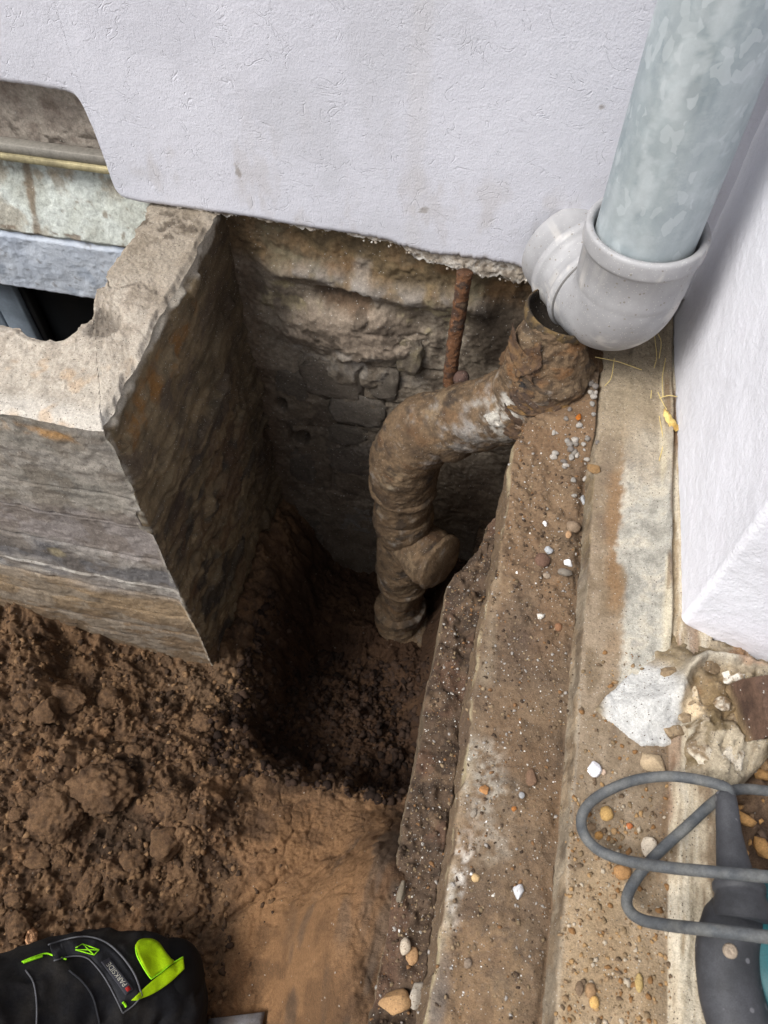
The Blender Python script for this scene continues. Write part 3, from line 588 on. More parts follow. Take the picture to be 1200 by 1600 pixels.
c = blend(c, '7c7263', .6 * ss(.60, .70, Pf[:, 1] + .03 * fbm(b_, 25, 3, 280))); c = blend(c, '4b4238', .8 * patch(Pf, onz(245, 355, ZT), (.05, .03, .1), .4, .9, 60, 281) * ss(-.1, .2, fbm(b_, 90, 3, 282)))  # first blend paints the top darker near the house, where sky is blocked
c = blend(c, '5f574e', .7 * ho); c = blend(c, '7a7168', .6 * (1 - ss(0, .002, crk)) * (Pf[:, 0] > -.5))
obj('top_face', Pf, gridF(len(outer), len(tt)), M['concrete'], lw, col=c)
inn_top = Pf.reshape(len(outer), len(tt), 3)[:, -1]; zs = np.r_[0, -.003, -.008, np.linspace(-.015, -.70, 40)]
G = inn_top[:, None, :] + np.stack([0 * zs, 0 * zs, zs], 1)[None]; Pf = G.reshape(-1, 3).copy(); dz = np.repeat(zs[None], len(outer), 0).ravel()
Pf[:, :2] += (.003 * fbm(Pf, 50, 3, 283) * ss(0, .01, -dz))[:, None]
obj('inner_face', Pf, gridF(len(outer), len(zs)), M['concrete'], lw, col=cvar(Pf, 20, ['8a8277', 'a09789', '7b7469'], 284))

# ------------------------------------------------------------------ stepped concrete footing at the right
ft = thing('stepped_footing', 'stepped concrete footing strewn with sandy dirt, running down the right side of the pit', 'footing', (.12, .3, -.9))
gy = graded(-.06, .83, .0021, -1.6, .835); gy = gy[gy <= .836]
def prof(y):
    p0 = np.array([[y, 0, 0]]); f = lambda s, a, sc=12: a * float(fbm(p0, sc, 3, s)[0])
    xe = .036 + f(300, .006, 14) + f(301, .003, 60) + .05 * float(ss(.59, .68, y)); z2 = -.13 + f(302, .008) - .42 * float(ss(.545, .575, y))
    xb = -.009 + f(303, .005, 16) + f(304, .002, 70) + .034 * float(ss(.43, .53, y)); xs_ = .129 + f(305, .002, 20); xr_ = .257 + f(306, .008, 14)
    z6 = -.030 + .022 * float(ss(.55, .62, y)) 
    return [(.30, -.055), (xr_ + .006, -.045), (xr_, .008), (.219, .011), (.2125, .002), (xs_ + .002, 0), (xs_ - .002, z6), (xe + .003, -.032), (xe - .001, z2 + .004), (xb, z2 - .003), (xb - .004, -.95)]
cnt = [12, 16, 20, 5, 42, 13, 46, 42, 24, 60]
rows = []; segid = []
for y in gy:
    K = prof(y); r_ = []
    for (a, b), (c_, d), n in zip(K[:-1], K[1:], cnt):
        for t in np.linspace(0, 1, n, endpoint=False): r_.append((a + (c_ - a) * t, y, b + (d - b) * t))
    r_.append((K[-1][0], y, K[-1][1])); rows.append(r_)
segid = np.concatenate([[k] * n for k, n in enumerate(cnt)] + [[len(cnt) - 1]])
P_ = np.array(rows); nv = P_.shape[1]; sg = np.tile(segid, len(gy)); P_ = P_.reshape(-1, 3); x, y, z = P_.T.copy(); q = np.stack([x, y, 0 * z], 1)
lvl = np.isin(sg, (0, 2, 4, 6, 8))
h = .002 * fbm(q, 22, 4, 310) + .0011 * fbm(q, 120, 3, 311)
soily = (sg == 6) * ss(.36, .5, y + .1 * fbm(q, 10, 2, 312)) + (sg == 8) * 1.0 + (sg == 6) * .5 * ss(.13, .07, np.abs(x - .085) + .0) * 1.0
soily = np.clip(soily, 0, 1)
for s_, pr, sd_, am in ((.018, .4, 320, .35), (.009, .5, 330, .6), (.0048, .5, 340, .6)):
    hb, _ = blobs(x + .003 * fbm(q, 90, 2, sd_), y + .003 * fbm(q, 90, 2, sd_ + 1), s_, pr, sd_); h = h + hb * am * soily * (1 + .8 * (sg == 8)) * ss(-.3, .2, fbm(q, 18, 2, sd_ + 2))
h = h + (sg == 8) * (.010 * fbm(q, 22, 4, 345) + .004) + (sg == 6) * soily * .007 * (fbm(q, 20, 3, 346) + .4) * ss(.127, .118, x)
strp = (sg == 4); mort = strp * ss(.160, .168, x + .006 * fbm(q, 30, 3, 347)) * ss(.30, .34, y); h = h + mort * (.005 + .003 * fbm(q, (60, 20, 1), 4, 348)) + strp * ss(.200, .206, x) * .006 * (1 + fbm(q, (120, 14, 1), 3, 349)) * ss(.33, .37, y)
h = h + (sg == 2) * .003 * fbm(q, (90, 10, 1), 4, 350)
# soil heaped against the lower step at the far end
h = h + (sg == 6) * .012 * ss(.57, .63, y)
P_[:, 2] += h * lvl + (~lvl) * 0
edge_n = .0025 * fbm(P_, 60, 3, 352) + .001 * fbm(P_, 200, 2, 353); P_[:, 0] += edge_n * np.isin(sg, (1, 5, 7, 9)) + (sg == 7) * .003 * fbm(P_, (40, 40, 40), 3, 354)
# vertical risers take the height of the neighbouring flats so nothing gaps
c = cvar(q, 16, ['65564a', '75664f', '84735d', '6d5d4a', '90806a'], 360, 6)
bank6 = (sg == 6)
c = blend(c, cvar(q, 12, ['51443a', '605142', '6d5d4b', '574a3c'], 361, 6), bank6 * 1.)
e6 = ss(.055, .038, x + .012 * fbm(q, 14, 3, 362)) * bank6
c = blend(c, 'a89c86', .8 * e6 * ss(-.3, .2, fbm(q, (30, 9, 1), 3, 363)) * ss(.47, .40, y))
gr_ = ss(-.35, .25, fbm(q, 220, 3, 355)); c = blend(c, 'a39f94', .8 * gr_ * bank6 * patch(q, (.058, .20, 0), (.020, .05, 1), .7, 1.1, 40, 364)); c = blend(c, 'cfccc5', .75 * gr_ * bank6 * patch(q, (.047, .12, 0), (.006, .035, 1), .5, 1.0, 60, 365))
c = blend(c, '8f7658', .4 * gr_ * bank6 * patch(q, (.07, .04, 0), (.04, .07, 1), .5, .7, 30, 366)); c = blend(c, '5a5a5a', .7 * bank6 * patch(q, (.044, .03, 0), (.008, .025, 1), .4, .8, 50, 367))
c = blend(c, '5a4534', .45 * bank6 * soily * ss(-.2, .3, fbm(q, 30, 3, 368)))
c = blend(c, '57483a', .5 * bank6 * ss(.095, .125, x)); c = blend(c, '80654a', .35 * bank6 * ss(-.2, .3, fbm(q, 12, 3, 383)))
c = blend(c, cvar(q, 40, ['43362b', '524336', '3b3027', '5e4d3d'], 369, 6), (sg == 8) * 1.); c = blend(c, '64493a', .35 * (sg == 8) * ss(.1, .3, fbm(q, 30, 3, 370)))
c = blend(c, '5e4c3b', .7 * (sg == 7)); c = blend(c, 'b5a888', .6 * (sg == 7) * ss(-.052, -.04, P_[:, 2]) * ss(-.1, .2, fbm(P_, 30, 3, 371)))
c = blend(c, '8a8273', .5 * (sg == 5) * ss(-.2, .3, fbm(P_, 40, 4, 357))); c = blend(c, '4c4034', .6 * (sg == 5) * ss(.0, .35, fbm(P_, 30, 4, 358)))
s4 = (sg == 4); c = blend(c, cvar(q, (30, 12, 1), ['6f6050', '7d6e5b', '8b7c69', '756653'], 372, 6), s4 * 1.)
c = blend(c, '80603f', .55 * s4 * patch(q, (.158, .47, 0), (.010, .12, 1), .5, .8, 40, 373)); c = blend(c, cvar(q, 60, ['8a8880', 'a19f96', 'b3ad9f', '93918a'], 374), s4 * ss(.161, .167, x + .012 * fbm(q, 24, 5, 375) + .003 * fbm(q, 180, 2, 356)) * ss(.66, .5, y + .06 * fbm(q, 20, 3, 376)) * ss(.25, .31, y) * .9)
c = blend(c, 'a79c86', .4 * s4 * ss(.5, .7, y)); c = blend(c, 'c4b99f', .6 * s4 * ss(.198, .204, x) * ss(-.1, .3, fbm(q, (120, 10, 1), 3, 377)) * ss(.32, .36, y)); c = blend(c, '6d5944', .7 * s4 * ss(.200, .204, x) * ss(.1, .3, fbm(q, (150, 12, 1), 3, 378)))
c = blend(c, 'a9a69c', .6 * s4 * ss(.135, .130, x) * ss(.33, .25, y)); c = blend(c, 'a88f6c', .4 * s4 * patch(q, (.16, .07, 0), (.05, .08, 1), .5, .7, 30, 379))
s2 = np.isin(sg, (1, 2, 3)); c = blend(c, cvar(q, (70, 8, 1), ['7f6f5b', 'b0a48f', 'c0b7a5', '97876f', 'c9c1b2'], 380), s2 * 1.); c = blend(c, '6b4a35', .6 * s2 * ss(.15, .35, fbm(q, (60, 8, 1), 3, 381)))
c = blend(c, cvar(P_, 16, ['4d4134', '5f5141', '6e5f4c', '574a3b', '453a2f'], 382, 6), (sg == 9) * 1.)
obj('footing_steps', P_, gridF(len(gy), nv)[:, ::-1], M['concrete'], ft, col=c)
ftB = BVHTree.FromPolygons([tuple(v) for v in P_], [tuple(int(k) for k in f) for f in gridF(len(gy), nv)])

# sandy patch and gravel bed right of the footing
gx = graded(.255, .42, .0022, .25, 1.2); gx = gx[gx >= .254]; gy2 = graded(-.05, .38, .0022, -1.6, .38); gy2 = gy2[gy2 <= .381]; X, Y = np.meshgrid(gx, gy2, indexing='ij'); x = X.ravel(); y = Y.ravel(); q = np.stack([x, y, 0 * x], 1); z = -.035 + .006 * fbm(q, 14, 3, 390)
for s_, pr, sd_, am in ((.016, .5, 391, .6), (.008, .6, 395, .7)): hb, _ = blobs(x, y, s_, pr, sd_); z = z + hb * am
obj('garden_soil', np.stack([x, y, z], 1), gridF(len(gx), len(gy2)), M['soil'], col=cvar(q, 30, ['54453a', '6b5848', '7a6450', '5e4e42'], 399), kind='structure')

# ------------------------------------------------------------------ right side wall
sw = thing('side_wall', 'bright white plastered side wall with a rounded front corner on the right', 'wall', (.23, .4, 0))
pl = [(.2125, .86)] + [(.2125 + (.86 - t) * .022, t) for t in np.arange(.85, .388, -.0022)]
cx, cy = .2225, .3985
cc0 = (cx + .008, .386)
th = np.linspace(np.pi, np.pi * 1.5 - .26, 18)
pl += [(cc0[0] + .008 * math.cos(a), cc0[1] + .008 * math.sin(a)) for a in th]
lx, ly = pl[-1]; pl += [(lx + t, ly - .265 * t) for t in np.r_[np.arange(.0022, .16, .0022), np.linspace(.17, .6, 12)]]
pl = np.array(pl); d_ = np.gradient(pl, axis=0); nn = np.stack([d_[:, 1], -d_[:, 0]], 1); nn /= np.linalg.norm(nn, axis=1)[:, None]
arc = np.r_[0, np.cumsum(np.hypot(*np.diff(pl, axis=0).T))]; sc_ = arc[np.argmin(abs(arc - np.interp(.376, [0, 1], [0, 1]) - .0))]
kc = int(np.argmin(np.abs(pl[:, 1] - .385))); ac = arc[kc]
zb_ = .003 + 0 * arc - .035 * ss(ac + .01, ac + .11, arc); pz = np.stack([arc, 0 * arc, 0 * arc], 1); zb_ = zb_ + .003 * fbm(pz, 50, 3, 400)
vz = np.r_[0, .001, .003, .006, np.linspace(.009, .52, 240), .6, .8, 1.2, 2.5]
P_ = np.stack([np.repeat(pl[:, 0:1], len(vz), 1), np.repeat(pl[:, 1:2], len(vz), 1), zb_[:, None] + vz[None]], 2).reshape(-1, 3); Nn = np.repeat(nn[:, None], len(vz), 1).reshape(-1, 2); vf = np.tile(vz, len(pl))
a_ = (.0010 * fbm(P_, 14, 2, 405)) * np.exp(-((np.repeat(arc[:, None], len(vz), 1).ravel() - ac) / .02) ** 2) + .0020 * fbm(P_, 10, 3, 401) + .0006 * fbm(P_, 110, 3, 402) - .004 * ss(.006, 0, vf)
P_[:, :2] += Nn * a_[:, None] * np.sign(1)
c = cvar(P_, 9, ['d2d3da', 'd6d7de', 'dadae2'], 403); c = blend(c, '9a8f80', .6 * ss(.010, .0, vf + .006 * fbm(P_, 60, 3, 404)))
obj('side_plaster', P_, gridF(len(pl), len(vz)), M['sideplaster'], sw, col=c)

# broken plinth under the wall corner
gx = np.arange(.135, .43, .0018); gy = np.arange(.19, .43, .0018); X, Y = np.meshgrid(gx, gy, indexing='ij'); x = X.ravel(); y = Y.ravel(); q = np.stack([x, y, 0 * x], 1)
def poly_d(pts):     # inside distance of a convex-ish polygon given in ground coordinates
    pts = np.array(pts); c0 = pts.mean(0); d = np.full(len(x), 9.)
    for a, b in zip(pts, np.roll(pts, -1, 0)):
        e = b - a; n = np.array([-e[1], e[0]]) / np.hypot(*e); n = n if (c0 - a).dot(n) > 0 else -n; d = np.minimum(d, (x - a[0]) * n[0] + (y - a[1]) * n[1])
    return d
G0 = lambda *a: [tuple(onz(px, py, 0)[:2]) for px, py in a]
wb = .004 * fbm(q, 40, 4, 410)
dA = poly_d(G0((928, 1110), (1015, 1015), (1050, 985), (1230, 1030), (1230, 1150), (1065, 1165), (1000, 1168))) + wb
dB = poly_d(G0((1060, 1100), (1060, 1230), (1100, 1245), (1150, 1240), (1200, 1190), (1230, 1150), (1200, 1080))) + wb
z = -.045 + .05 * ss(-.004, .002, np.maximum(dA, dB)) * 1
z = z + np.where(dA > 0, .034 * ss(0, .055, dA), 0); z = z + np.where(dB > 0, .012 * ss(0, .012, dB), 0)
cav = patch(q, (*onz(1120, 1085, .02)[:2], 0), (.028, .022, 1), .4, .5, 45, 411); z = z - .016 * cav
c0 = onz(1120, 1075, .02)[:2]
dr = np.hypot((x - .272) / 1.25, (y - .296)); rim = np.exp(-((dr - .048 + .010 * fbm(q, 30, 4, 412)) / .005) ** 2) * ss(-.5, .0, fbm(q, 26, 2, 421)) * ss(.29, .31, y - .25 * (x - .27)) * ss(.20, .23, x); z = z + .014 * rim * (dA > 0)
z = z + (.006 * fbm(q, 38, 4, 413) * ss(.19, .23, x) + .0035 * fbm(q, 110, 3, 414)) * ss(-.003, .006, np.maximum(dA, dB))
stp = .005 * np.round(2.6 * fbm(q, (44, 36, 1), 3, 415)); z = z + stp * 1. * (1 - rim) * ss(.215, .24, x) * ss(0, .01, np.maximum(dA, dB))
P_ = np.stack([x, y, z], 1)
c = cvar(q, 40, ['64563f', '84765f', '988c78', '5c4d38', 'a8a08f'], 416, 6)
c = blend(c, 'bcbdbc', .85 * patch(q, (*onz(1012, 1097, .02)[:2], 0), (.036, .042, 1), .22, .35, 50, 417)); c = blend(c, 'b9b2a3', .7 * rim)
c = blend(c, '7a6547', .7 * cav); c = blend(c, 'b3a893', .7 * (dB > .004) * (dA < .004) * ss(-.2, .2, fbm(q, (60, 20, 1), 3, 418))); c = blend(c, '8b5f3e', .5 * (dA > 0) * ss(.15, .35, fbm(q, 40, 3, 419)) * ss(.22, .25, x))
c = blend(c, 'c9b596', .9 * patch(q, (*onz(1085, 1092, .03)[:2], 0), (.012, .014, 1), .2, .3, 60, 420))
obj('broken_plinth', P_, gridF(len(gx), len(gy)), M['concrete'], sw, col=c)
plB = BVHTree.FromPolygons([tuple(v) for v in P_], [tuple(int(k) for k in f) for f in gridF(len(gx), len(gy))])

for k, (px, py, a, b, cc) in enumerate(((1050, 1052, 44, 26, '8a775e'), (1084, 1092, 30, 44, 'c4b192'), (1108, 1040, 60, 24, '6f5d47'), (1155, 1128, 44, 40, 'b3a58e'), (1095, 1175, 44, 50, 'c0b6a4'), (1052, 1142, 40, 26, '9d8a70'), (1140, 1180, 50, 44, 'c8bfae'), (1128, 1095, 34, 30, '75624b'), (1072, 1120, 26, 24, 'a8987e'), (1150, 1058, 46, 30, 'd0cbc0'), (1010, 1188, 30, 20, '9c8a70'))):
    r = ray(px, py); h = plB.ray_cast(Vector(CAM), Vector(r).normalized()); P0 = np.array(h[0]) if h[0] is not None else onz(px, py, .0); d = .68
    V, Fq = rock(4, (1, 1, 1), 1700 + k * 3, .2, 1.0); V /= np.abs(V).max(0); V = V * (a * d / F / 2, b * d / F / 2, .0065); V = V + P0 - (0, 0, .002); V = V + .0016 * np.stack([fbm(V, 120, 3, 1750 + j) for j in range(3)], 1)
    obj('mortar_piece', V, Fq, M['concrete'], sw, col=cvar(V, 60, [cc, '7b6a54', cc, 'c9c0b0'], 1760 + k, 5))

# brown block at the right edge
V, Fq = box((0, 0, 0), (.05, .035, .05), rotm(.25, .15, .5), .05); ctr = onz(1203, 1105, .035)
bl = thing('brown_block', 'brown block lying on the broken plinth at the right edge', 'block', ctr - (0, 0, .02))
n_ = 12; a = np.linspace(-.5, .5, n_); VV = []; FF = []
for ax in range(3):
    for sgn in (-.5, .5):
        g1, g2 = np.meshgrid(a, a, indexing='ij'); Q_ = np.zeros((n_ * n_, 3)); Q_[:, ax] = sgn; Q_[:, (ax + 1) % 3] = g1.ravel(); Q_[:, (ax + 2) % 3] = g2.ravel()
        FF.append(gridF(n_, n_) + len(VV) * n_ * n_); VV.append(Q_)
V = np.vstack(VV) * (.045, .05, .05); rr_ = rotm(.2, .1, .35); V = V @ rr_.T + ctr; V = V + .0025 * np.stack([fbm(V, 60, 3, 430 + k) for k in range(3)], 1)
obj('block_body', V, np.vstack(FF), M['masonry'], bl, col=blend(cvar(V, 50, ['3f3028', '5a463a', '4c3b31'], 433), 'a5906c', .8 * ss(.035, .01, V[:, 2])), smooth=False)

# ------------------------------------------------------------------ downpipe and plastic bend
AX, AY = .126, .697
dp = thing('downpipe', 'galvanised zinc downpipe running up the corner of the two white walls', 'downpipe', (AX, AY, .15))
zz = np.r_[np.arange(.150, .62, .0025), np.linspace(.64, 2.5, 20)]; V, Fq, N_ = tube(np.stack([0 * zz + AX, 0 * zz + AY, zz], 1), .0500, 96, caps=False)
V[:, 0] += .0006 * fbm(V, 14, 2, 440)
c = cvar(V, (16, 16, 7), ['8b979b', '99a3a7', 'a3adb0', '939ea2', 'b1babc'], 441)
lo = ss(.225, .192, V[:, 2] + .012 * fbm(V, 50, 4, 442)); c = blend(c, 'cdd0cf', .85 * lo * ss(-.3, .2, fbm(V, 60, 4, 443)))
c = blend(c, 'c0c8cb', .55 * ss(.18, .4, fbm(V, (40, 40, 30), 5, 444))); c = blend(c, 'b4bcbf', .4 * ss(.1, .4, fbm(V, (70, 70, 9), 4, 446))); c = blend(c, '75838a', .35 * ss(.1, .4, fbm(V, (22, 22, 8), 4, 445)))
obj('pipe_tube', V, Fq, M['zinc'], dp, col=c)
V, Fq, _ = tube([(AX + .0495 * math.sin(2.6), AY + .0495 * math.cos(2.6) * -1, z_) for z_ in np.linspace(.15, 2.5, 12)], .0009, 8); 
obj('fold_seam', V, Fq, M['zinc'], dp, col=np.broadcast_to(lin('8d9a9e'), (len(V), 3)))
HD = np.array([-.50, .866, 0]); RB = .048
eb = thing('plastic_bend', 'pale grey plastic drain bend turning the downpipe into the white wall', 'pipe bend', (AX, AY, .03))
def pvc_col(V, k=0):
    c = cvar(V, 22, ['8c8c8e', '959597', '9d9d9f'], 450 + k); c = blend(c, '8d857b', .45 * ss(.0, .35, fbm(V, 45, 4, 451)) * ss(.12, .04, V[:, 2])); c = blend(c, 'c8c4be', .5 * ss(.25, .4, fbm(V, 35, 4, 452))); return c
ZB = .147; th = np.linspace(0, np.pi / 2, 40); pc = np.array([AX, AY, ZB]) + HD * RB
path = [np.array([AX, AY, ZB + .02 - .02 * t]) for t in np.linspace(0, 1, 6, endpoint=False)] + [pc - HD * RB * math.cos(a) - np.array([0, 0, 1]) * RB * math.sin(a) for a in th] + [pc - np.array([0, 0, RB]) + HD * t for t in np.linspace(.004, .03, 8)]
V, Fq, _ = tube(path, .0565, 72, caps=False); obj('bend_body', V, Fq, M['pvc'], eb, col=pvc_col(V))
pr = [(-.034, .0555), (-.026, .0562), (-.021, .0572), (-.014, .0576), (.020, .0580), (.0225, .0598), (.0245, .0610), (.027, .0614), (.039, .0614), (.0415, .0610), (.0430, .0600), (.0436, .0580), (.0430, .0550), (.040, .0530), (.02, .0515), (.0, .0515)]
V, Fq = lathe_dir((AX, AY, ZB + .027), (0, 0, 1), pr, 96); cc_ = pvc_col(V, 1); cc_ = blend(cc_, 'd0ccc5', .7 * ss(.05, .3, fbm(V, 60, 4, 453)) * ss(ZB + .07, ZB + .08, V[:, 2])); cc_ = blend(cc_, '8c8a88', .6 * ss(.034 + ZB + .035, .038 + ZB + .035, V[:, 2] + .0) * (np.hypot(V[:, 0] - AX, V[:, 1] - AY) < .058)); obj('socket', V, Fq, M['pvc'], eb, col=cc_)
E1 = pc - np.array([0, 0, RB]); 
pr = [(-.020, .0560), (-.012, .0570), (-.010, .0605), (-.006, .0615), (-.002, .0606), (0, .0578), (.012, .0574), (.02, .0574), (.0235, .0576)]
V, Fq = lathe_dir(E1 + HD * .008, HD, pr, 96); obj('socket_rim', V, Fq, M['pvc'], eb, col=pvc_col(V, 2))
V, Fq = lathe_dir(E1 + HD * .008, HD, [(-.0125, .0550), (-.0127, .0588), (-.0110, .0590)], 96); obj('seal_ring', V, Fq, M['pvcdark'], eb)
pr = [(.0, .0576), (.008, .0576), (.014, .0585), (.016, .062), (.0185, .0632), (.025, .0632), (.0275, .0622), (.0285, .0600), (.06, .0600)]
V, Fq = lathe_dir(E1 + HD * .018, HD, pr, 96); obj('wall_socket', V, Fq, M['pvc'], eb, col=pvc_col(V, 3))
# moulded marks on the bend
def drape(polys, bvh, off, W=None):
    out = []
    for (a, b) in polys:
        r = ray(a, b); h = bvh.ray_cast(Vector(CAM), Vector(r).normalized())
        out.append(np.array(h[0]) + np.array(h[1]) * (off if h[1].dot(Vector(r)) < 0 else -off) if h[0] is not None else None)
    return out

eV, eF = tube(path, .0565, 72, caps=False)[:2]; eB = BVHTree.FromPolygons(eV.tolist(), eF.tolist()); mk = []
for r_ in range(4):
    for k in range(11):
        if random.random() < .25: continue
        a = 992 + k * 5.2 + r_ * 1.5; b = 455 + r_ * 6 + k * .9
        p0, p1 = drape([(a, b), (a + random.uniform(1.5, 3.5), b + .4)], eB, .0002)
        if p0 is None or p1 is None: continue
        V, Fq, _ = tube(np.array([p0, (p0 + p1) / 2, p1]), .00035, 5, caps=False); mk.append((V, Fq))
if mk: V, Fq, _ = join(mk); obj('moulded_marks', V, Fq, M['pvcdark'], eb, kind='stuff')
# ------------------------------------------------------------------ rusted cast iron drain
ip_ = thing('iron_drain_pipe', 'rusty soil-caked cast iron drain pipe bending down into the pit', 'drain pipe', (-.1, .70, -.8))
def ironcol(V, k=0, rusty=0.):
    c = cvar(V, 26, ['4a3c2e', '5b4a38', '6b5843', '534434', '76644e'], 460 + k, 6); c = blend(c, '8a8680', .6 * ss(.18, .55, fbm(V, 34, 5, 461 + k)) * ss(-.2, .2, fbm(V, 160, 2, 467)) * (1 - .3 * rusty)); c = blend(c, '2c2724', .65 * ss(.2, .4, fbm(V, 40, 4, 462 + k)))
    c = blend(c, '7d5228', (.15 + .5 * rusty) * ss(.15, .45, fbm(V, (22, 22, 46), 5, 463 + k))); return c
def itube(name, path, rad, ns, n, k, rusty=0., amp=1., parent=ip_, caps=True):
    pth = catmull(path, n); s_ = np.linspace(0, 1, len(pth)); r_ = np.interp(s_, np.linspace(0, 1, len(rad)), rad)
    V, Fq, N_ = tube(pth, r_, ns, caps=caps); V = V + N_ * (amp * (.006 * fbm(V, 13, 3, 466 + k) + .005 * fbm(V, 28, 4, 470 + k) + .0022 * fbm(V, 90, 3, 471 + k) + .0012 * fbm(V, 240, 2, 472 + k)))[:, None]
    c = ironcol(V, k, rusty)
    for cc_, rr_, hx, a_ in (((.022, .66, -.06), .035, 'a5a199', .85), ((-.02, .66, -.10), .030, '8d8a86', .7), ((-.06, .655, -.17), .02, '8a8480', .5), ((-.13, .66, -.23), .018, '9a8f7c', .6), ((.03, .66, -.03), .02, 'bdb9b1', .7)): c = blend(c, hx, a_ * patch(V, cc_, (rr_,) * 3, .5, 1.1, 60, 468) * ss(-.3, .35, fbm(V, 110, 4, 469)))
    return obj(name, V, Fq, M['iron'], parent, col=c), V
itube('vertical_pipe', [(-.108, .70, -.27), (-.105, .702, -.40), (-.103, .704, -.52), (-.102, .706, -.64), (-.10, .71, -.90)], [.049, .047, .046, .044, .045, .048, .045, .042, .045, .052], 72, 60, 0)
itube('upper_pipe', [(.062, .697, .02), (.052, .697, -.045), (.020, .700, -.086), (-.035, .702, -.123), (-.085, .702, -.166), (-.107, .701, -.23), (-.108, .70, -.30)], [.050, .052, .050, .049, .049, .052, .053, .050], 80, 34, 10)
itube('lower_bend', [(-.102, .706, -.72), (-.095, .703, -.80), (-.02, .69, -.84)], [.052, .055, .055], 60, 20, 20)
o_, _ = itube('corroded_sleeve', [(.062, .710, .070), (.060, .704, .052), (.062, .696, .02), (.065, .695, -.012), (.066, .695, -.032), (.066, .694, -.06)], [.037, .038, .040, .045, .053, .049, .055, .053, .050], 110, 26, 30, .5, 1.5, caps=False)
# flaking rust scales round the sleeve
sc_ = []
for k in range(22):
    a0_, z0_ = random.uniform(-2.9, .3), random.uniform(-.065, .055); wa, wz_ = random.uniform(.25, .75), random.uniform(.006, .016); n_ = 14
    g1, g2 = np.meshgrid(np.linspace(-1, 1, n_), np.linspace(-1, 1, n_), indexing='ij'); g1, g2 = g1.ravel(), g2.ravel()
    ee = np.stack([g1, g2, 0 * g1 + k], 1); a_ = a0_ + wa * g1 * (1 + .4 * fbm(ee, 1.6, 3, k)); z_ = z0_ + wz_ * g2 * (1 + .5 * fbm(ee + 9, 1.8, 3, k)) + .012 * math.sin(k) * g1
    r_ = np.interp(z_, [-.06, -.03, -.01, .02, .05, .08], [.053, .056, .054, .049, .042, .039]) + .0015 + .0035 * np.clip(-g2, 0, 1) ** 2 + .0012 * fbm(ee, 3, 3, k)
    cx_ = np.interp(z_, [-.06, .02, .08], [.066, .062, .051]); cy_ = np.interp(z_, [-.06, .02, .08], [.694, .697, .705])
    V = np.stack([cx_ + r_ * np.cos(a_), cy_ + r_ * np.sin(a_), z_], 1); sc_.append((V, gridF(n_, n_), cvar(V, 90, [random.choice(['3f332b', '5a4129', '2f2c2b', '6b5030', '7b5f38', '4d3c30']), '4a3a2e', '6a5238'], k)))
V, Fq, c = join(sc_); sco = obj('rust_scales', V, Fq, M['iron'], ip_, col=c, kind='stuff'); md = sco.modifiers.new('thickness', 'SOLIDIFY'); md.thickness = .0014
V, Fq = lathe_dir((.064, .712, .076), (.20, .05, 1), [(-.010, .038), (-.007, .0405), (-.001, .0418), (.005, .0414), (.0075, .0402), (.0065, .0386), (.0, .0376), (-.008, .0365), (-.014, .026), (-.015, .0005)], 96); V += .0008 * np.stack([fbm(V, 60, 3, 480 + k) for k in range(3)], 1); obj('socket_collar', V, Fq, M['iron'], ip_, col=blend(cvar(V, 60, ['4d4030', '6a5738', '3f362c', '57472f'], 483), '1f1a16', .9 * (np.hypot(V[:, 0] - .064, V[:, 1] - .712) < .0382)))  # collar mouth and plug painted near-black as the shade of an open pipe
itube('pipe_hub', [(-.104, .702, -.36), (-.104, .702, -.43)], [.046, .049, .046], 60, 20, 40)
hub, _ = itube('branch_stub', [(-.10, .70, -.44), (-.055, .67, -.440), (-.032, .655, -.438)], [.043, .046, .051, .052, .045], 60, 20, 50)
itube('branch_cap', [(-.034, .656, -.438), (-.024, .650, -.436)], [.052, .05, .03], 60, 10, 60)
for k, (a, b, t, r) in enumerate((((-.108, .70, -.295), (0, 0, 1), .009, .0545), ((-.045, .702, -.140), (.82, 0, .57), .02, .051), ((-.102, .706, -.615), (0, 0, 1), .014, .048))):
    V, Fq = lathe_dir(a, b, [(-t, r - .010), (-t * .7, r - .002), (0, r + .0005), (t * .7, r - .002), (t, r - .010)], 90); V += .006 * np.stack([fbm(V, 22, 4, 485 + j + k) for j in range(3)], 1); obj('joint_ring', V, Fq, M['iron'], ip_, col=ironcol(V, 70 + k))
# rusty rod
rod_p = [ony(726, 425, .79), ony(722, 455, .785), ony(714, 510, .78), ony(706, 560, .775), ony(702, 600, .77)]
V, Fq, N_ = tube(catmull(rod_p, 40), .0098, 32); V = V + N_ * (.0012 * fbm(V, 60, 4, 490) + .0012 * fbm(V, 200, 3, 491))[:, None]
obj('rusty_rod', V, Fq, M['iron'], col=cvar(V, 60, ['46342a', '5b3f2c', '6b4a32', '3c2f28', '62503f'], 492), label='thin rusty iron rod standing against the old masonry left of the drain pipe', cat='rod')
V, Fq = rock(3, (.012, .011, .012), 501, .15); V += ony(721, 592, .765); obj('rust_nodule', V, Fq, M['iron'], col=cvar(V, 60, ['3f302c', '5a463e', '4a3a36'], 502), label='small dark round lump at the foot of the rusty rod', cat='lump')

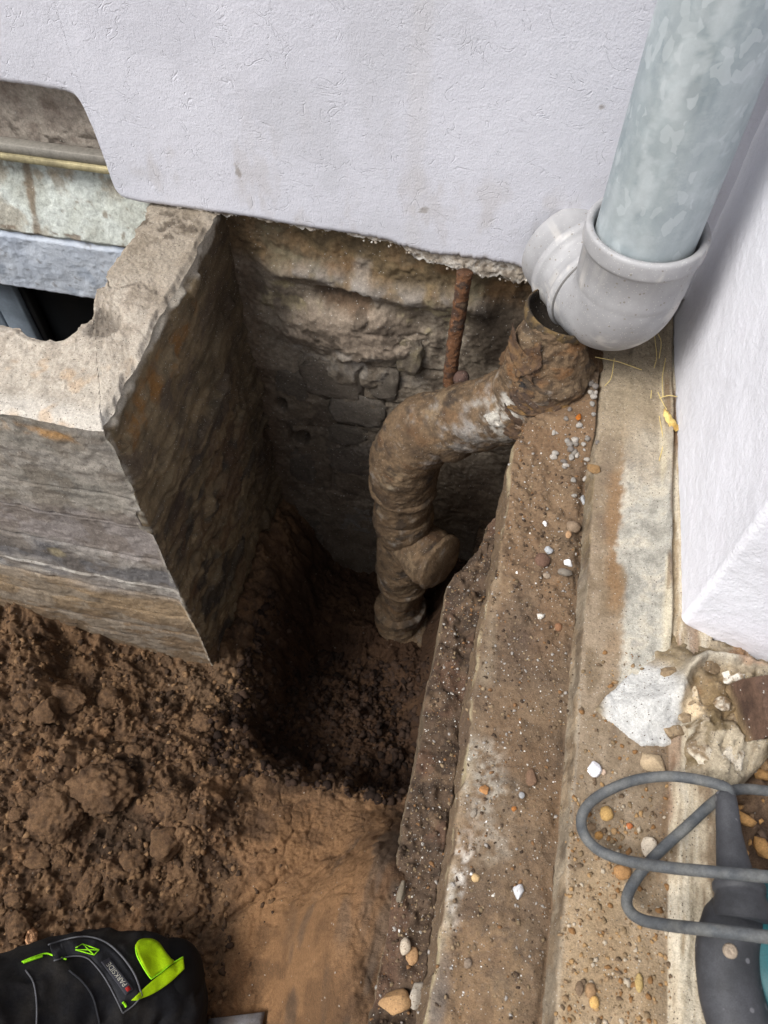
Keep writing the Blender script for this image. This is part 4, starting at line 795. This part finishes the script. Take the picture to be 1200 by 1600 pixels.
# mortar and soil packed round the iron pipe
def mound(name, cen, size, cols, seed, label, cat, rough=.35, sub=5, m=M['clod'], parent=None):
    V, Fq = ico(sub); V = V.copy(); V *= (1 + rough * fbm(V + seed, 1.4, 4, seed) + .12 * fbm(V + seed, 5, 4, seed + 1))[:, None]; V = V * np.array(size) + np.array(cen)
    V += .002 * np.stack([fbm(V, 110, 3, seed + 2 + k) for k in range(3)], 1)
    return obj(name, V, Fq, m, parent, col=cvar(V, 35, cols, seed + 6), label=label, cat=cat)
mound('mortar_lump', (.020, .668, -.062), (.020, .016, .012), ['8f8c86', 'a9a59c', '77706a', 'c0bcb4'], 510, None, None, m=M['masonry'], parent=ip_)
mound('soil_mound', (.085, .735, -.03), (.075, .07, .035), ['4f3d2e', '66513d', '5a4635'], 520, 'brown soil mound packed between the corroded sleeve and the white wall', 'soil mound')

# ------------------------------------------------------------------ stones, pebbles, clods
def surf(px, py):
    """nearest real surface under the given sight line"""
    r = Vector(ray(px, py)); best = None
    for b in (ftB, plB):
        h = b.ray_cast(Vector(CAM), r.normalized())
        if h[0] is not None and (best is None or h[3] < best[1]): best = (np.array(h[0]), h[3])
    hs_ = hit_soil(px, py); d = np.linalg.norm(hs_ - CAM)
    if hs_[0] < .03 and hs_[0] > -2 and (best is None or d < best[1]): return hs_
    return best[0] if best else onz(px, py, 0)
def stone(px, py, wpx, hpx, colr, label, seed, name='pebble', cat='pebble', ang=0., group=None, sub=3, rough=.22, m='stone', lump=0, sink=.35, pal=None, turn=None):
    P0 = surf(px, py); d = np.linalg.norm(P0 - CAM) * .93; a, b = wpx * d / F / 2, hpx * d / F / 2 * 1.05; hgt = min(a, b) * .75
    V, Fq = rock(sub, (1, 1, 1), seed, rough, ang, lump); V /= np.abs(V).max(0); V = V * (a, b, hgt)
    if turn is not None: V = V @ rotm(0, 0, turn).T
    V = V + P0 + (0, 0, hgt * (1 - sink) * .8)
    c = cvar(V, 3 / max(a, .001), pal or [colr, colr, colr], seed + 3); c = c * (1 + .18 * fbm(V, 2 / max(a, .001), 3, seed))[:, None]
    return obj(name, V, Fq, M[m], col=c, smooth=ang < .3 or lump > 0, label=label, cat=cat, group=group)
PB = [(888, 881, 17, 13, 'd6d6d6', 'bright white angular chip beside dark pebbles on the footing', 1), (846, 877, 27, 27, '5e483c', 'round reddish brown pebble left of the white chip', 0),
      (857, 861, 15, 13, 'a3a6a8', 'pale grey angular pebble just above the reddish brown one', 1), (882, 895, 24, 13, '6f685f', 'flat grey brown pebble just below the white chip', 0),
      (854, 900, 14, 11, '8a7c6c', 'small tan pebble below the reddish brown one', 0), (895, 825, 24, 22, '7d6c5a', 'dull brown stone against the step, above the white chip', 0), (911, 782, 12, 18, '9a9c9e', 'upright grey pebble at the step below its upper notch', 1),
      (844, 963, 14, 12, 'c2bdb4', 'pale lone pebble in the middle of the lower footing step', 1), (872, 981, 14, 15, '7c5a42', 'orange brown pebble just right of the pale lone pebble', 0), (928, 733, 24, 18, '7b6142', 'brown stone at the notch where the upper step begins', 1),
      (927, 1203, 23, 23, 'd0d0d4', 'white crumbly stone on the upper step above the cable loop', 1), (942, 1207, 9, 9, 'c3ac98', 'tiny pink pebble touching the white crumbly stone', 0),
      (947, 1272, 21, 22, 'a98a58', 'round yellow ochre pebble inside the cable loop', 0), (1013, 1322, 26, 32, 'b4a999', 'pale knobbly stone touching the cable inside the loop', 1), (972, 1363, 27, 22, '93704a', 'brown flat pebble under the lower strand of the cable loop', 0),
      (924, 1293, 14, 12, '8c755c', 'dull brown pebble left under the cable loop', 0), (935, 1306, 13, 13, 'a87f4c', 'orange pebble left under the cable loop', 0), (810, 1394, 18, 22, 'b9b9bb', 'light grey angular stone on the lower step towards the bottom', 1),
      (757, 1236, 18, 18, '9a7048', 'orange stone on the pale patch of the lower step', 1), (740, 1271, 11, 14, '857c70', 'grey brown pebble on the pale patch of the lower step', 1), (803, 1264, 9, 9, 'a06a3a', 'tiny orange pebble right of the pale patch', 1), (830, 1216, 18, 28, '6d5645', 'tall brown crumb by the step above the orange stones', 1),
      (815, 1243, 10, 10, '8e8f90', 'small grey pebble between the orange ones on the lower step', 0), (743, 1372, 13, 12, 'b59a72', 'buff pebble on the lower step near its pale edge', 0), (633, 1479, 17, 23, 'a99d8c', 'smooth beige pebble on the narrow shelf, upper of two', 0), (644, 1494, 19, 24, '9c7c5a', 'smooth tan pebble on the narrow shelf, lower of two', 0),
      (618, 1566, 48, 36, '9a7b58', 'large tan flat stone on the narrow shelf near the bottom edge', 1), (652, 1556, 24, 36, '9c9488', 'pale grey flat stone leaning by the large tan one', 1), (731, 1505, 12, 14, '7c6e60', 'brown grey pebble at the pale edge near the bottom', 0), (628, 1396, 15, 38, '6a6255', 'thin upright slate shard on the narrow shelf', 1),
      (1018, 1190, 38, 30, 'a8957a', 'beige broken chunk at the foot of the white painted mortar', 1), (928, 1566, 14, 16, 'b8945c', 'ochre pebble near the bottom of the upper step', 0), (905, 1545, 12, 18, '6e5c4a', 'dark brown pebble near the bottom of the upper step, left of two', 0), (922, 1548, 16, 20, '8a6f52', 'brown pebble near the bottom of the upper step, right of two', 0),
      (998, 1535, 12, 24, 'a08a5c', 'elongated ochre pebble near the bottom of the upper step', 0), (1165, 1292, 20, 20, 'b08d5c', 'round ochre pebble in the gravel right of the black sleeve', 0), (1184, 1282, 18, 22, 'ab7840', 'orange pebble in the gravel at the right edge', 1), (1196, 1301, 16, 14, 'a86a30', 'dark orange pebble below the other orange one at the right edge', 0), (1150, 1282, 12, 12, '8b6a48', 'brown pebble close beside the black sleeve', 0), (1158, 1318, 12, 11, 'a0804c', 'tan pebble lower in the gravel by the black sleeve', 0), (1185, 1315, 11, 10, 'd0ccc4', 'white pebble low in the gravel at the right edge', 1), (983, 1291, 10, 9, 'a0603a', 'tiny red pebble in the middle of the cable loop', 0), (959, 1299, 10, 10, '8a7050', 'small brown pebble in the cable loop by the ochre one', 0), (888, 836, 10, 14, 'a08060', 'small buff pebble against the step beside the brown stone', 0), (851, 818, 8, 12, 'd8d8d8', 'small white splinter above the grey pebble', 1)]
for k, (px, py, a, b, cc, lb, an) in enumerate(PB):
    nm = 'stone' if max(a, b) > 22 else 'pebble'
    if 'chunk' in lb: nm = 'mortar_chunk'
    stone(px, py, a, b, cc, lb, 600 + k * 7, nm, nm.replace('_', ' '), ang=.9 * an, sink=.5)
for k in range(34):
    px, py = random.gauss(893, 17), random.gauss(703, 34)
    if k < 8: px, py = random.gauss(927, 8), random.gauss(612, 14)
    stone(px, py, random.uniform(7, 14), random.uniform(7, 13), random.choice(['86827c', '938e87', '9b958d', '77716a', '6b6560']), 'small grey stone in the loose gravel cluster below the plastic bend', 1000 + k, 'gravel_stone', 'gravel', ang=.5, sub=2, group='grey gravel below the plastic bend', sink=.2)
stone(903, 653, 10, 16, 'a05c20', 'rust orange flake lying in the grey gravel', 1100, 'rust_flake', 'flake', 1, sub=2)

CP = [(108, 1092, 66, 48, 'dark flat-faced clod below the light well wall, right of its neighbour', 1.), (76, 1112, 44, 46, 'dark clod standing left of the flat-faced one', .8), (40, 1100, 40, 32, 'rounded clod farther left below the light well wall', .5), (175, 1095, 46, 42, 'grey lump of soil right of the flat-faced clod', .4),
      (165, 1235, 118, 88, 'largest crumbly clod in the heap at the left', .2), (95, 1270, 90, 86, 'broad low clod adjoining the largest one on its lower left', .2), (275, 1262, 62, 62, 'big clod right of the largest one, with a small ball on top', .3), (262, 1318, 52, 52, 'pointed flat clod standing below the big right clod', 1.),
      (42, 1250, 34, 28, 'smooth small clod at the far left of the heap', .4), (28, 1272, 28, 24, 'small clod under the smooth one at the far left', .4), (232, 1178, 24, 22, 'round clod above the heap, middle', .3), (262, 1222, 17, 18, 'small round ball of soil on top of the big right clod', 0), (30, 1445, 42, 40, 'rounded clod near the shiny flake at lower left', .3), (28, 1408, 40, 32, 'rounded clod above the one by the shiny flake', .3), (145, 1385, 40, 64, 'tall clod above the black sleeve of clothing', .2), (28, 1468, 22, 20, 'small angular clod touching the shiny flake', .9),
      (308, 1440, 28, 34, 'grey clod at the edge of the smooth trowelled soil', .4), (98, 1340, 26, 30, 'pale stony clod low in the heap', .5), (318, 1128, 40, 34, 'clod under the foot of the light well wall corner', .4), (210, 1175, 34, 26, 'clod in the crumbly soil above the heap, left', .4), (62, 1345, 50, 36, 'wide crumbly clod left of the pale stony one', .2), (210, 1345, 46, 40, 'crumbly clod between the pointed flat one and the pale stony one', .2)]
for k, (px, py, a, b, lb, an) in enumerate(CP):
    stone(px, py, a, b, '5a4534', lb, 1200 + k * 11, 'soil_clod', 'clod', ang=an * .9, sub=5 if max(a, b) > 60 else 4, rough=.22, m='clod', lump=.13 if an < .6 else .07, sink=.55, pal=['4a3a2d', '5f4a38', '6e5640', '544233'])
M['foil'] = mat('copper_foil', lin('b98f6c'), attr=False, rough=.35, metal=.7, var=.4, vs=300, bumps=((160, .9, .004),))
stone(50, 1468, 24, 28, 'b08a6c', 'shiny copper-coloured flake on the soil at lower left', 1500, 'foil_flake', 'flake', 1.3, sub=3, m='foil', sink=.1, lump=.25)

# crumbs on the soil: countless
cr = []
ov = [ico(1)]
def crumbs(n, xr, yr, zf, smin, smax, pal, keep=lambda x, y: True, powr=3.):
    out = []; V0, F0 = ico(1); pts = 0; tr = 0
    bx = rng.uniform(xr[0], xr[1], n * 3); by = rng.uniform(yr[0], yr[1], n * 3); bz = zf(bx, by); kp = keep(bx, by) & np.isfinite(bz); bx, by, bz = bx[kp][:n], by[kp][:n], bz[kp][:n]
    for i in range(len(bx)):
        s = smin + (smax - smin) * rng.random() ** powr; V = V0 * (1 + .33 * rng.normal(size=(len(V0), 1)).clip(-1.6, 1.6)); V = V * (s * rng.uniform(.8, 1.4), s * rng.uniform(.7, 1.1), s * rng.uniform(.5, .9)); a = rng.uniform(0, 6.28)
        R_ = np.array([[math.cos(a), -math.sin(a), 0], [math.sin(a), math.cos(a), 0], [0, 0, 1]]); out.append((V @ R_.T + (bx[i], by[i], bz[i] + s * .08), F0, lin(pal[rng.integers(len(pal))])))
    return join(out)
V, Fq, c = crumbs(4800, (-.80, -.14), (-.05, .46), lambda x, y: soil_z(x, y), .0008, .0055, ['4a3a2d', '5f4a36', '70573f', '544233', '3f3228', '7c6248'], lambda x, y: (rng.random(len(x)) < np.where(x + .25 * (y - .1) < -.22, 1, .12)))
obj('soil_crumbs', V, Fq, M['dirt'], col=c, kind='stuff', smooth=False, label='loose brown soil crumbs over the ground left of the pit', cat='soil crumbs')
V, Fq, c = crumbs(2000, (-.34, -.02), (.27, .62), lambda x, y: soil_z(x, y), .0015, .009, ['2c211b', '352922', '3d2f26', '261d18'])  # crumb palette darkened along with the painted shade of the pit soil
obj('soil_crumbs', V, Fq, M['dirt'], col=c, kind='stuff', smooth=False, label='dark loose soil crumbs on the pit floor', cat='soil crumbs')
def ftz(x, y):
    o = np.full(len(x), np.nan)
    for i in range(len(x)):
        h = ftB.ray_cast(Vector((x[i], y[i], .3)), Vector((0, 0, -1)))
        if h[0] is not None: o[i] = h[0][2]
    return o
parts = []
pal = ['5a4b3c', '6b5b49', '4c3f34', '75654f', '8a7860', '7a5c40', '95908a', '40352c']
V, Fq, c = crumbs(3600, (-.008, .128), (-.04, .62), ftz, .0005, .0021, pal, lambda x, y: rng.random(len(x)) < np.where(x < .036, 1., np.where(y > .3, .8, .5)), 3.5); parts.append((V, Fq, c))
V, Fq, c = crumbs(1300, (.13, .215), (-.05, .34), ftz, .0006, .0028, ['7a6850', '8a7358', '9a7d58', '665645', 'a89c8a', '80603f'], lambda x, y: rng.random(len(x)) < np.where(y < .2, 1, .4), 3.); parts.append((V, Fq, c))
V, Fq, c = join(parts); obj('sand_crumbs', V, Fq, M['dirt'], col=c, kind='stuff', smooth=False, label='loose sand and grit strewn over the stepped concrete footing', cat='grit')
V, Fq, c = crumbs(170, (-.008, .128), (.0, .62), ftz, .0005, .0014, ['d8d6d2', 'c4c0b8'], powr=2.5); obj('plaster_grit', V, Fq, M['stone'], col=c, kind='stuff', smooth=False, label='tiny white plaster grit scattered on the lower footing step', cat='grit')
def gz_(x, y): return np.full(len(x), -.026)
V, Fq, c = crumbs(420, (.262, .42), (.0, .34), gz_, .002, .0075, ['8a6f50', 'a07c50', 'b38a58', '6f5a46', 'a5a098', '9a6238', '5c4c40'], powr=1.6); obj('gravel', V, Fq, M['stone'], col=c, kind='stuff', label='mixed ochre and brown gravel right of the footing under the power tool', cat='gravel')

# ------------------------------------------------------------------ straw, leaf
def px_path(pts, z): return [onz(a, b, zz_ if not np.isscalar(z) else z) for (a, b), zz_ in zip(pts, z if not np.isscalar(z) else [z] * len(pts))]
parts = []
for pts, z in (([(930, 558), (965, 565), (1003, 578)], [.02, .012, .012]), ([(960, 560), (955, 590), (945, 603)], [.015, .006, .006]), ([(1018, 610), (1017, 622)], .012), ([(1030, 622), (1045, 618), (1058, 620)], [.012, .02, .02]), ([(1028, 613), (1036, 630), (1042, 640)], .015), ([(868, 688), (873, 694), (880, 697)], -.02), ([(1022, 520), (1026, 555), (1022, 575)], .02), ([(1012, 500), (1032, 530), (1030, 560)], .03), ([(1040, 560), (1035, 590), (1036, 620)], .015), ([(1030, 650), (1036, 690), (1030, 720)], .01)):
    V, Fq, _ = tube(catmull(px_path(pts, z), 8), .0005, 6, caps=False); parts.append((V, Fq))
V, Fq, _ = join(parts); obj('straw_wisps', V, Fq, M['straw'], kind='stuff', label='thin dry straw wisps and roots along the foot of the side wall', cat='straw')
lp = [onz(1039, 638, .022), onz(1046, 652, .020), onz(1060, 672, .016)]; pth = catmull(lp, 10); wd = np.interp(np.linspace(0, 1, len(pth)), [0, .25, .8, 1], [.0008, .004, .0055, .003]); V = []; 
for i, P0 in enumerate(pth):
    for t in np.linspace(-1, 1, 7): V.append(P0 + np.array([t * wd[i] * .9, t * wd[i] * .45, -abs(t) * .0018 + .0008 * math.sin(i * 1.3 + t * 4)]))
me_o = obj('dry_leaf', V, gridF(len(pth), 7), M['leaf'], label='curled pale yellow dry leaf at the foot of the right side wall', cat='leaf'); md = me_o.modifiers.new('thickness', 'SOLIDIFY'); md.thickness = .0007

# ------------------------------------------------------------------ power tool and its cable
tl = thing('power_tool', 'teal and black power tool with a rubber cable sleeve lying on gravel at lower right', 'power tool', (.28, .08, -.02))
def lp_(px, py, z): return onz(px, py, z)
sl = [lp_(1133, 1238, .050), lp_(1136, 1262, .050), lp_(1139, 1300, .050), lp_(1146, 1350, .052), lp_(1154, 1392, .054)]
V, Fq, N_ = tube(catmull(sl, 10), np.interp(np.linspace(0, 1, 41), [0, .03, .5, 1], [.0065, .0078, .0095, .0155]), 32); obj('cable_sleeve', V, Fq, M['boot'], tl)
cn = catmull([lp_(1153, 1376, .052), lp_(1156, 1400, .054), lp_(1158, 1418, .055), lp_(1160, 1440, .055)], 12)
V, Fq, N_ = tube(cn, np.interp(np.linspace(0, 1, len(cn)), [0, .1, .22, .3, .5, .58, .8, 1], [.0155, .0190, .0190, .0175, .019, .0200, .023, .024]), 40); obj('sleeve_collar', V, Fq, M['boot'], tl)
hp = catmull([lp_(1152, 1425, .050), lp_(1138, 1470, .050), lp_(1138, 1530, .050), lp_(1152, 1590, .052), lp_(1180, 1660, .054), lp_(1215, 1760, .054)], 12)
V, Fq, N_ = tube(hp, np.interp(np.linspace(0, 1, len(hp)), [0, .08, .3, .6, 1], [.019, .0215, .0220, .022, .022]), 48, flat=.9); V += (N_.T * .0006 * fbm(V, 60, 3, 700)).T; obj('grip', V, Fq, M['boot'], tl); gB = BVHTree.FromPolygons([tuple(v) for v in V], [tuple(int(k) for k in f) for f in Fq])
bp = catmull([lp_(1172, 1366, .022), lp_(1184, 1400, .028), lp_(1198, 1460, .034), lp_(1206, 1520, .034), lp_(1256, 1590, .040), lp_(1300, 1700, .045)], 12)
V, Fq, N_ = tube(bp, np.interp(np.linspace(0, 1, len(bp)), [0, .12, .3, .6, 1], [.010, .020, .031, .034, .035]), 48, flat=.9); obj('housing', V, Fq, M['teal'], tl)
h = gB.ray_cast(Vector(CAM), Vector(ray(1141, 1486)).normalized()); 
if h[0] is not None:
    V, Fq = lathe_dir(np.array(h[0]) - np.array(h[1]) * .001, h[1], [(0, .0052), (.0015, .0050), (.0022, .004), (.0016, .0015), (.0016, .0001)], 20); obj('screw', V, Fq, M['screw'], tl)
cb = thing('power_cable', 'grey rubber power cable looping over the footing at lower right', 'cable', (.2, .15, 0))
A_ = [(1139, 1250, .052), (1138, 1236, .054), (1128, 1228, .054), (1090, 1218, .045), (1040, 1213, .034), (985, 1221, .026), (935, 1244, .020), (911, 1270, .018), (911, 1300, .018), (935, 1328, .022), (980, 1345, .034), (1040, 1355, .060), (1110, 1362, .085), (1165, 1367, .092), (1215, 1371, .096), (1290, 1376, .09), (1400, 1400, .06)]
V, Fq, _ = tube(catmull([onz(a, b, c_) for a, b, c_ in A_], 12), .0044, 20); obj('upper_loop', V, Fq, M['rubber'], cb)
B_ = [(1200, 1236, .020), (1165, 1233, .024), (1140, 1237, .030), (1112, 1256, .032), (1075, 1290, .030), (1035, 1326, .026), (1002, 1362, .022), (982, 1395, .022), (981, 1418, .026), (1000, 1436, .036), (1040, 1445, .056), (1100, 1452, .092), (1150, 1458, .100), (1215, 1466, .104), (1290, 1474, .10), (1400, 1500, .06)]
B_ = [(1290, 1250, .010), (1245, 1242, .014)] + B_
V, Fq, _ = tube(catmull([onz(a, b, c_) for a, b, c_ in B_], 12), .0044, 20); obj('lower_loop', V, Fq, M['rubber'], cb)

# ------------------------------------------------------------------ person: knee and lower leg in black work clothes
pe_ = thing('person', 'person kneeling in black work trousers, knee with neon yellow tab at bottom left', 'person', (-.33, -.12, -.47))
def pz(px, py, z): return onz(px, py, z)
kp = [pz(-230, 1760, -.26), pz(-110, 1690, -.30), pz(0, 1640, -.345), pz(110, 1590, -.385), pz(190, 1566, -.405), pz(232, 1560, -.415), pz(250, 1585, -.425), pz(235, 1680, -.435), pz(150, 1850, -.44), pz(60, 2000, -.45)]
pt_ = catmull(kp, 14); s_ = np.linspace(0, 1, len(pt_)); rd = np.interp(s_, [0, .2, .35, .48, .56, .62, .75, .9, 1], [.100, .093, .084, .074, .062, .056, .052, .048, .042])
V, Fq, N_ = tube(pt_, rd, 96)
fold = .006 * fbm(V, 14, 3, 720) + .004 * ridge(V, (34, 18, 26), 2, 721) + .0012 * fbm(V, 60, 3, 722)
V = V + N_ * fold[:, None]
obj('trouser_leg', V, Fq, M['cloth'], pe_); lB = BVHTree.FromPolygons([tuple(v) for v in V], [tuple(int(k) for k in f) for f in Fq])
cap_c = pz(262, 1540, -.41)
Vc, Fc = ico(4); Vc = Vc * (.042, .052, .045) + cap_c; obj('knee_panel', Vc + .001 * np.stack([fbm(Vc, 40, 2, 725 + k) for k in range(3)], 1), Fc, M['clothdark'], pe_); 
kB = BVHTree.FromPolygons([tuple(v) for v in Vc], [tuple(int(k) for k in f) for f in Fc])
def cloth_hit(a, b, off):
    r = Vector(ray(a, b)).normalized(); best = None
    for B__ in (lB, kB):
        h = B__.ray_cast(Vector(CAM), r)
        if h[0] is not None and (best is None or h[3] < best[3]): best = h
    if best is None:
        for B__ in (lB,):
            h = B__.find_nearest(Vector(onz(a, b, -.38))); best = h
    return np.array(best[0]) - np.array(r) * off
def decal(name, poly, m, off, parent=pe_, thick=.0012, nu=14, nv=10, wave=0):
    """quad patch (4 image corners: a b c d) laid onto the cloth"""
    a, b, c_, d = [np.array(p_, float) for p_ in poly]; V = []
    for u in np.linspace(0, 1, nu):
        for v in np.linspace(0, 1, nv):
            p2 = (a * (1 - u) + b * u) * (1 - v) + (d * (1 - u) + c_ * u) * v; V.append(cloth_hit(p2[0], p2[1], off + wave * math.sin(u * 5) * math.sin(v * 3.1)))
    o = obj(name, V, gridF(nu, nv), m, parent); md = o.modifiers.new('thickness', 'SOLIDIFY'); md.thickness = thick; md.offset = 0; return o
def band(name, top, bot, m, off, n=30, nv=8, thick=.0014, parent=pe_, wave=0):
    T0 = catmull([(*t, 0) for t in top], n)[:, :2]; B0 = catmull([(*t, 0) for t in bot], n)[:, :2]; V = []
    for i in range(len(T0)):
        for v in np.linspace(0, 1, nv): p2 = T0[i] * (1 - v) + B0[i] * v; V.append(cloth_hit(p2[0], p2[1], off + wave * math.sin(i * .35)))
    o = obj(name, V, gridF(len(T0), nv), m, parent); md = o.modifiers.new('thickness', 'SOLIDIFY'); md.thickness = thick; md.offset = 0; return o
def line(name, pts, m, r, off, parent=pe_, dash=0):
    C_ = catmull([(*t, 0) for t in pts], 10)[:, :2]; W_ = np.array([cloth_hit(a, b, off) for a, b in C_]); V, Fq, _ = tube(W_, r, 8)
    return obj(name, V, Fq, m, parent)
sp = band('strap', [(78, 1478), (110, 1468), (140, 1466), (166, 1476), (190, 1498), (208, 1524), (220, 1556)], [(84, 1500), (112, 1492), (136, 1494), (152, 1508), (168, 1530), (182, 1556), (192, 1582)], M['strap'], .0035)
line('strap_piping', [(76, 1476), (110, 1466), (140, 1464), (168, 1474), (192, 1496), (211, 1524), (222, 1556)], M['piping'], .0011, .0045, sp)
line('strap_piping', [(222, 1556), (207, 1572), (192, 1583)], M['piping'], .0009, .0045, sp)
line('strap_piping', [(84, 1501), (112, 1494), (134, 1496), (150, 1510), (166, 1532), (180, 1558), (192, 1583)], M['piping'], .0008, .0045, sp)
lb = decal('woven_label', [(171, 1497), (209, 1545), (196, 1555), (158, 1503)], M['label'], .0062)
# label lettering
cu = bpy.data.curves.new('t', 'FONT'); cu.body = 'PARKSIDE'; cu.size = 1; to = bpy.data.objects.new('t', cu); COL.objects.link(to); bpy.context.view_layer.update()
dg = bpy.context.evaluated_depsgraph_get(); tm = bpy.data.meshes.new_from_object(to.evaluated_get(dg)); tv = np.array([v.co[:2] for v in tm.vertices]); tf_ = [tuple(p_.vertices) for p_ in tm.polygons]; bpy.data.objects.remove(to)
tv -= tv.min(0); tv /= tv.max(0)
a0, a1 = np.array([199.0, 1537.0]), np.array([172.0, 1502.5])       # baseline from the P to the E
dv = (a1 - a0); pn = np.array([dv[1], -dv[0]]); pn = pn / np.hypot(*pn)
V = [cloth_hit(*(a0 + dv * u + pn * 8.5 * v), .0074) for u, v in tv]
o = obj('lettering', V, tf_, M['lettering'], lb, smooth=False)
decal('red_mark', [(201, 1540), (205, 1545.5), (199, 1550), (195, 1544.5)], M['red'], .0074, lb, .0004, 3, 3)
nb = band('neon_band', [(205, 1563), (234, 1536), (262, 1513), (286, 1495)], [(214, 1563), (238, 1553), (263, 1537), (288, 1514)], M['neon'], .0045, 12, 8, .0016)
# rounded neon tab
pts = [(211, 1478), (216, 1471), (226, 1468), (238, 1469), (248, 1475), (257, 1487), (266, 1499), (271, 1504), (258, 1514), (246, 1522), (236, 1529), (229, 1521), (221, 1506), (214, 1490)]
cen_ = np.mean(pts, 0); PP = catmull([(*p_, 0) for p_ in pts + pts[:1]], 4)[:-1, :2]; V = [cloth_hit(*cen_, .006)]; n_ = len(PP); rings = 6
for k in range(1, rings + 1):
    for p_ in PP: p2 = cen_ + (p_ - cen_) * k / rings; V.append(cloth_hit(*p2, .0058 + .0015 * math.sin(p2[0] * .12)))
Fq = [(0, 1 + i, 1 + (i + 1) % n_) for i in range(n_)] + [(1 + (k - 1) * n_ + i, 1 + k * n_ + i, 1 + k * n_ + (i + 1) % n_, 1 + (k - 1) * n_ + (i + 1) % n_) for k in range(1, rings) for i in range(n_)]
nt_ = obj('neon_tab', V, Fq, M['neon'], pe_); md = nt_.modifiers.new('thickness', 'SOLIDIFY'); md.thickness = .0018
line('tab_edge', [(212, 1480), (214, 1492), (222, 1508), (230, 1521), (236, 1529)], M['neonline'], .0009, .0078, nt_)
line('tab_edge', [(236, 1530), (252, 1519), (268, 1506), (286, 1495)], M['neonline'], .0007, .0078, nt_)
for a, b in (((118, 1481), (129, 1475)), ((129, 1475), (155, 1484)), ((155, 1484), (147, 1492)), ((147, 1492), (118, 1484)), ((118, 1484), (155, 1484)), ((129, 1475), (147, 1492))): line('cross_stitch', [a, ((a[0] + b[0]) / 2, (a[1] + b[1]) / 2), b], M['neonline'], .0006, .0056, sp)
line('stitching', [(34, 1503), (48, 1497), (70, 1490), (84, 1493), (104, 1499)], M['neonline'], .0009, .003)
line('stitching', [(36, 1504), (56, 1497), (66, 1494)], M['neonline'], .0014, .003)
line('stitching', [(192, 1566), (195, 1569), (197, 1573)], M['neonline'], .0013, .006)
line('seam', [(40, 1516), (52, 1535), (57, 1565), (57, 1600), (54, 1640)], M['piping'], .0009, .0015)
line('seam', [(108, 1516), (130, 1535), (146, 1560), (156, 1600)], M['strap'], .0012, .0015)

# steel blade of a spade at the bottom edge
Q0, Q1 = surf(322, 1594), surf(409, 1588); zc = max(Q0[2], Q1[2]) + .012
bl_ = []; a_, b__ = onz(325, 1591, zc), onz(411, 1580, zc)
for t in np.linspace(0, 1, 14):
    P0 = a_ * (1 - t) + b__ * t
    for s in np.linspace(0, 1, 8): bl_.append(P0 + np.array([.002, -.11 * s, -.03 * s + .006 * math.sin(t * math.pi) + .001 * math.sin(t * 9)]))
o = obj('spade_blade', bl_, gridF(14, 8), M['steel'], label='grey steel edge of a spade blade at the bottom beside the black trouser knee', cat='spade'); md = o.modifiers.new('thickness', 'SOLIDIFY'); md.thickness = .0025
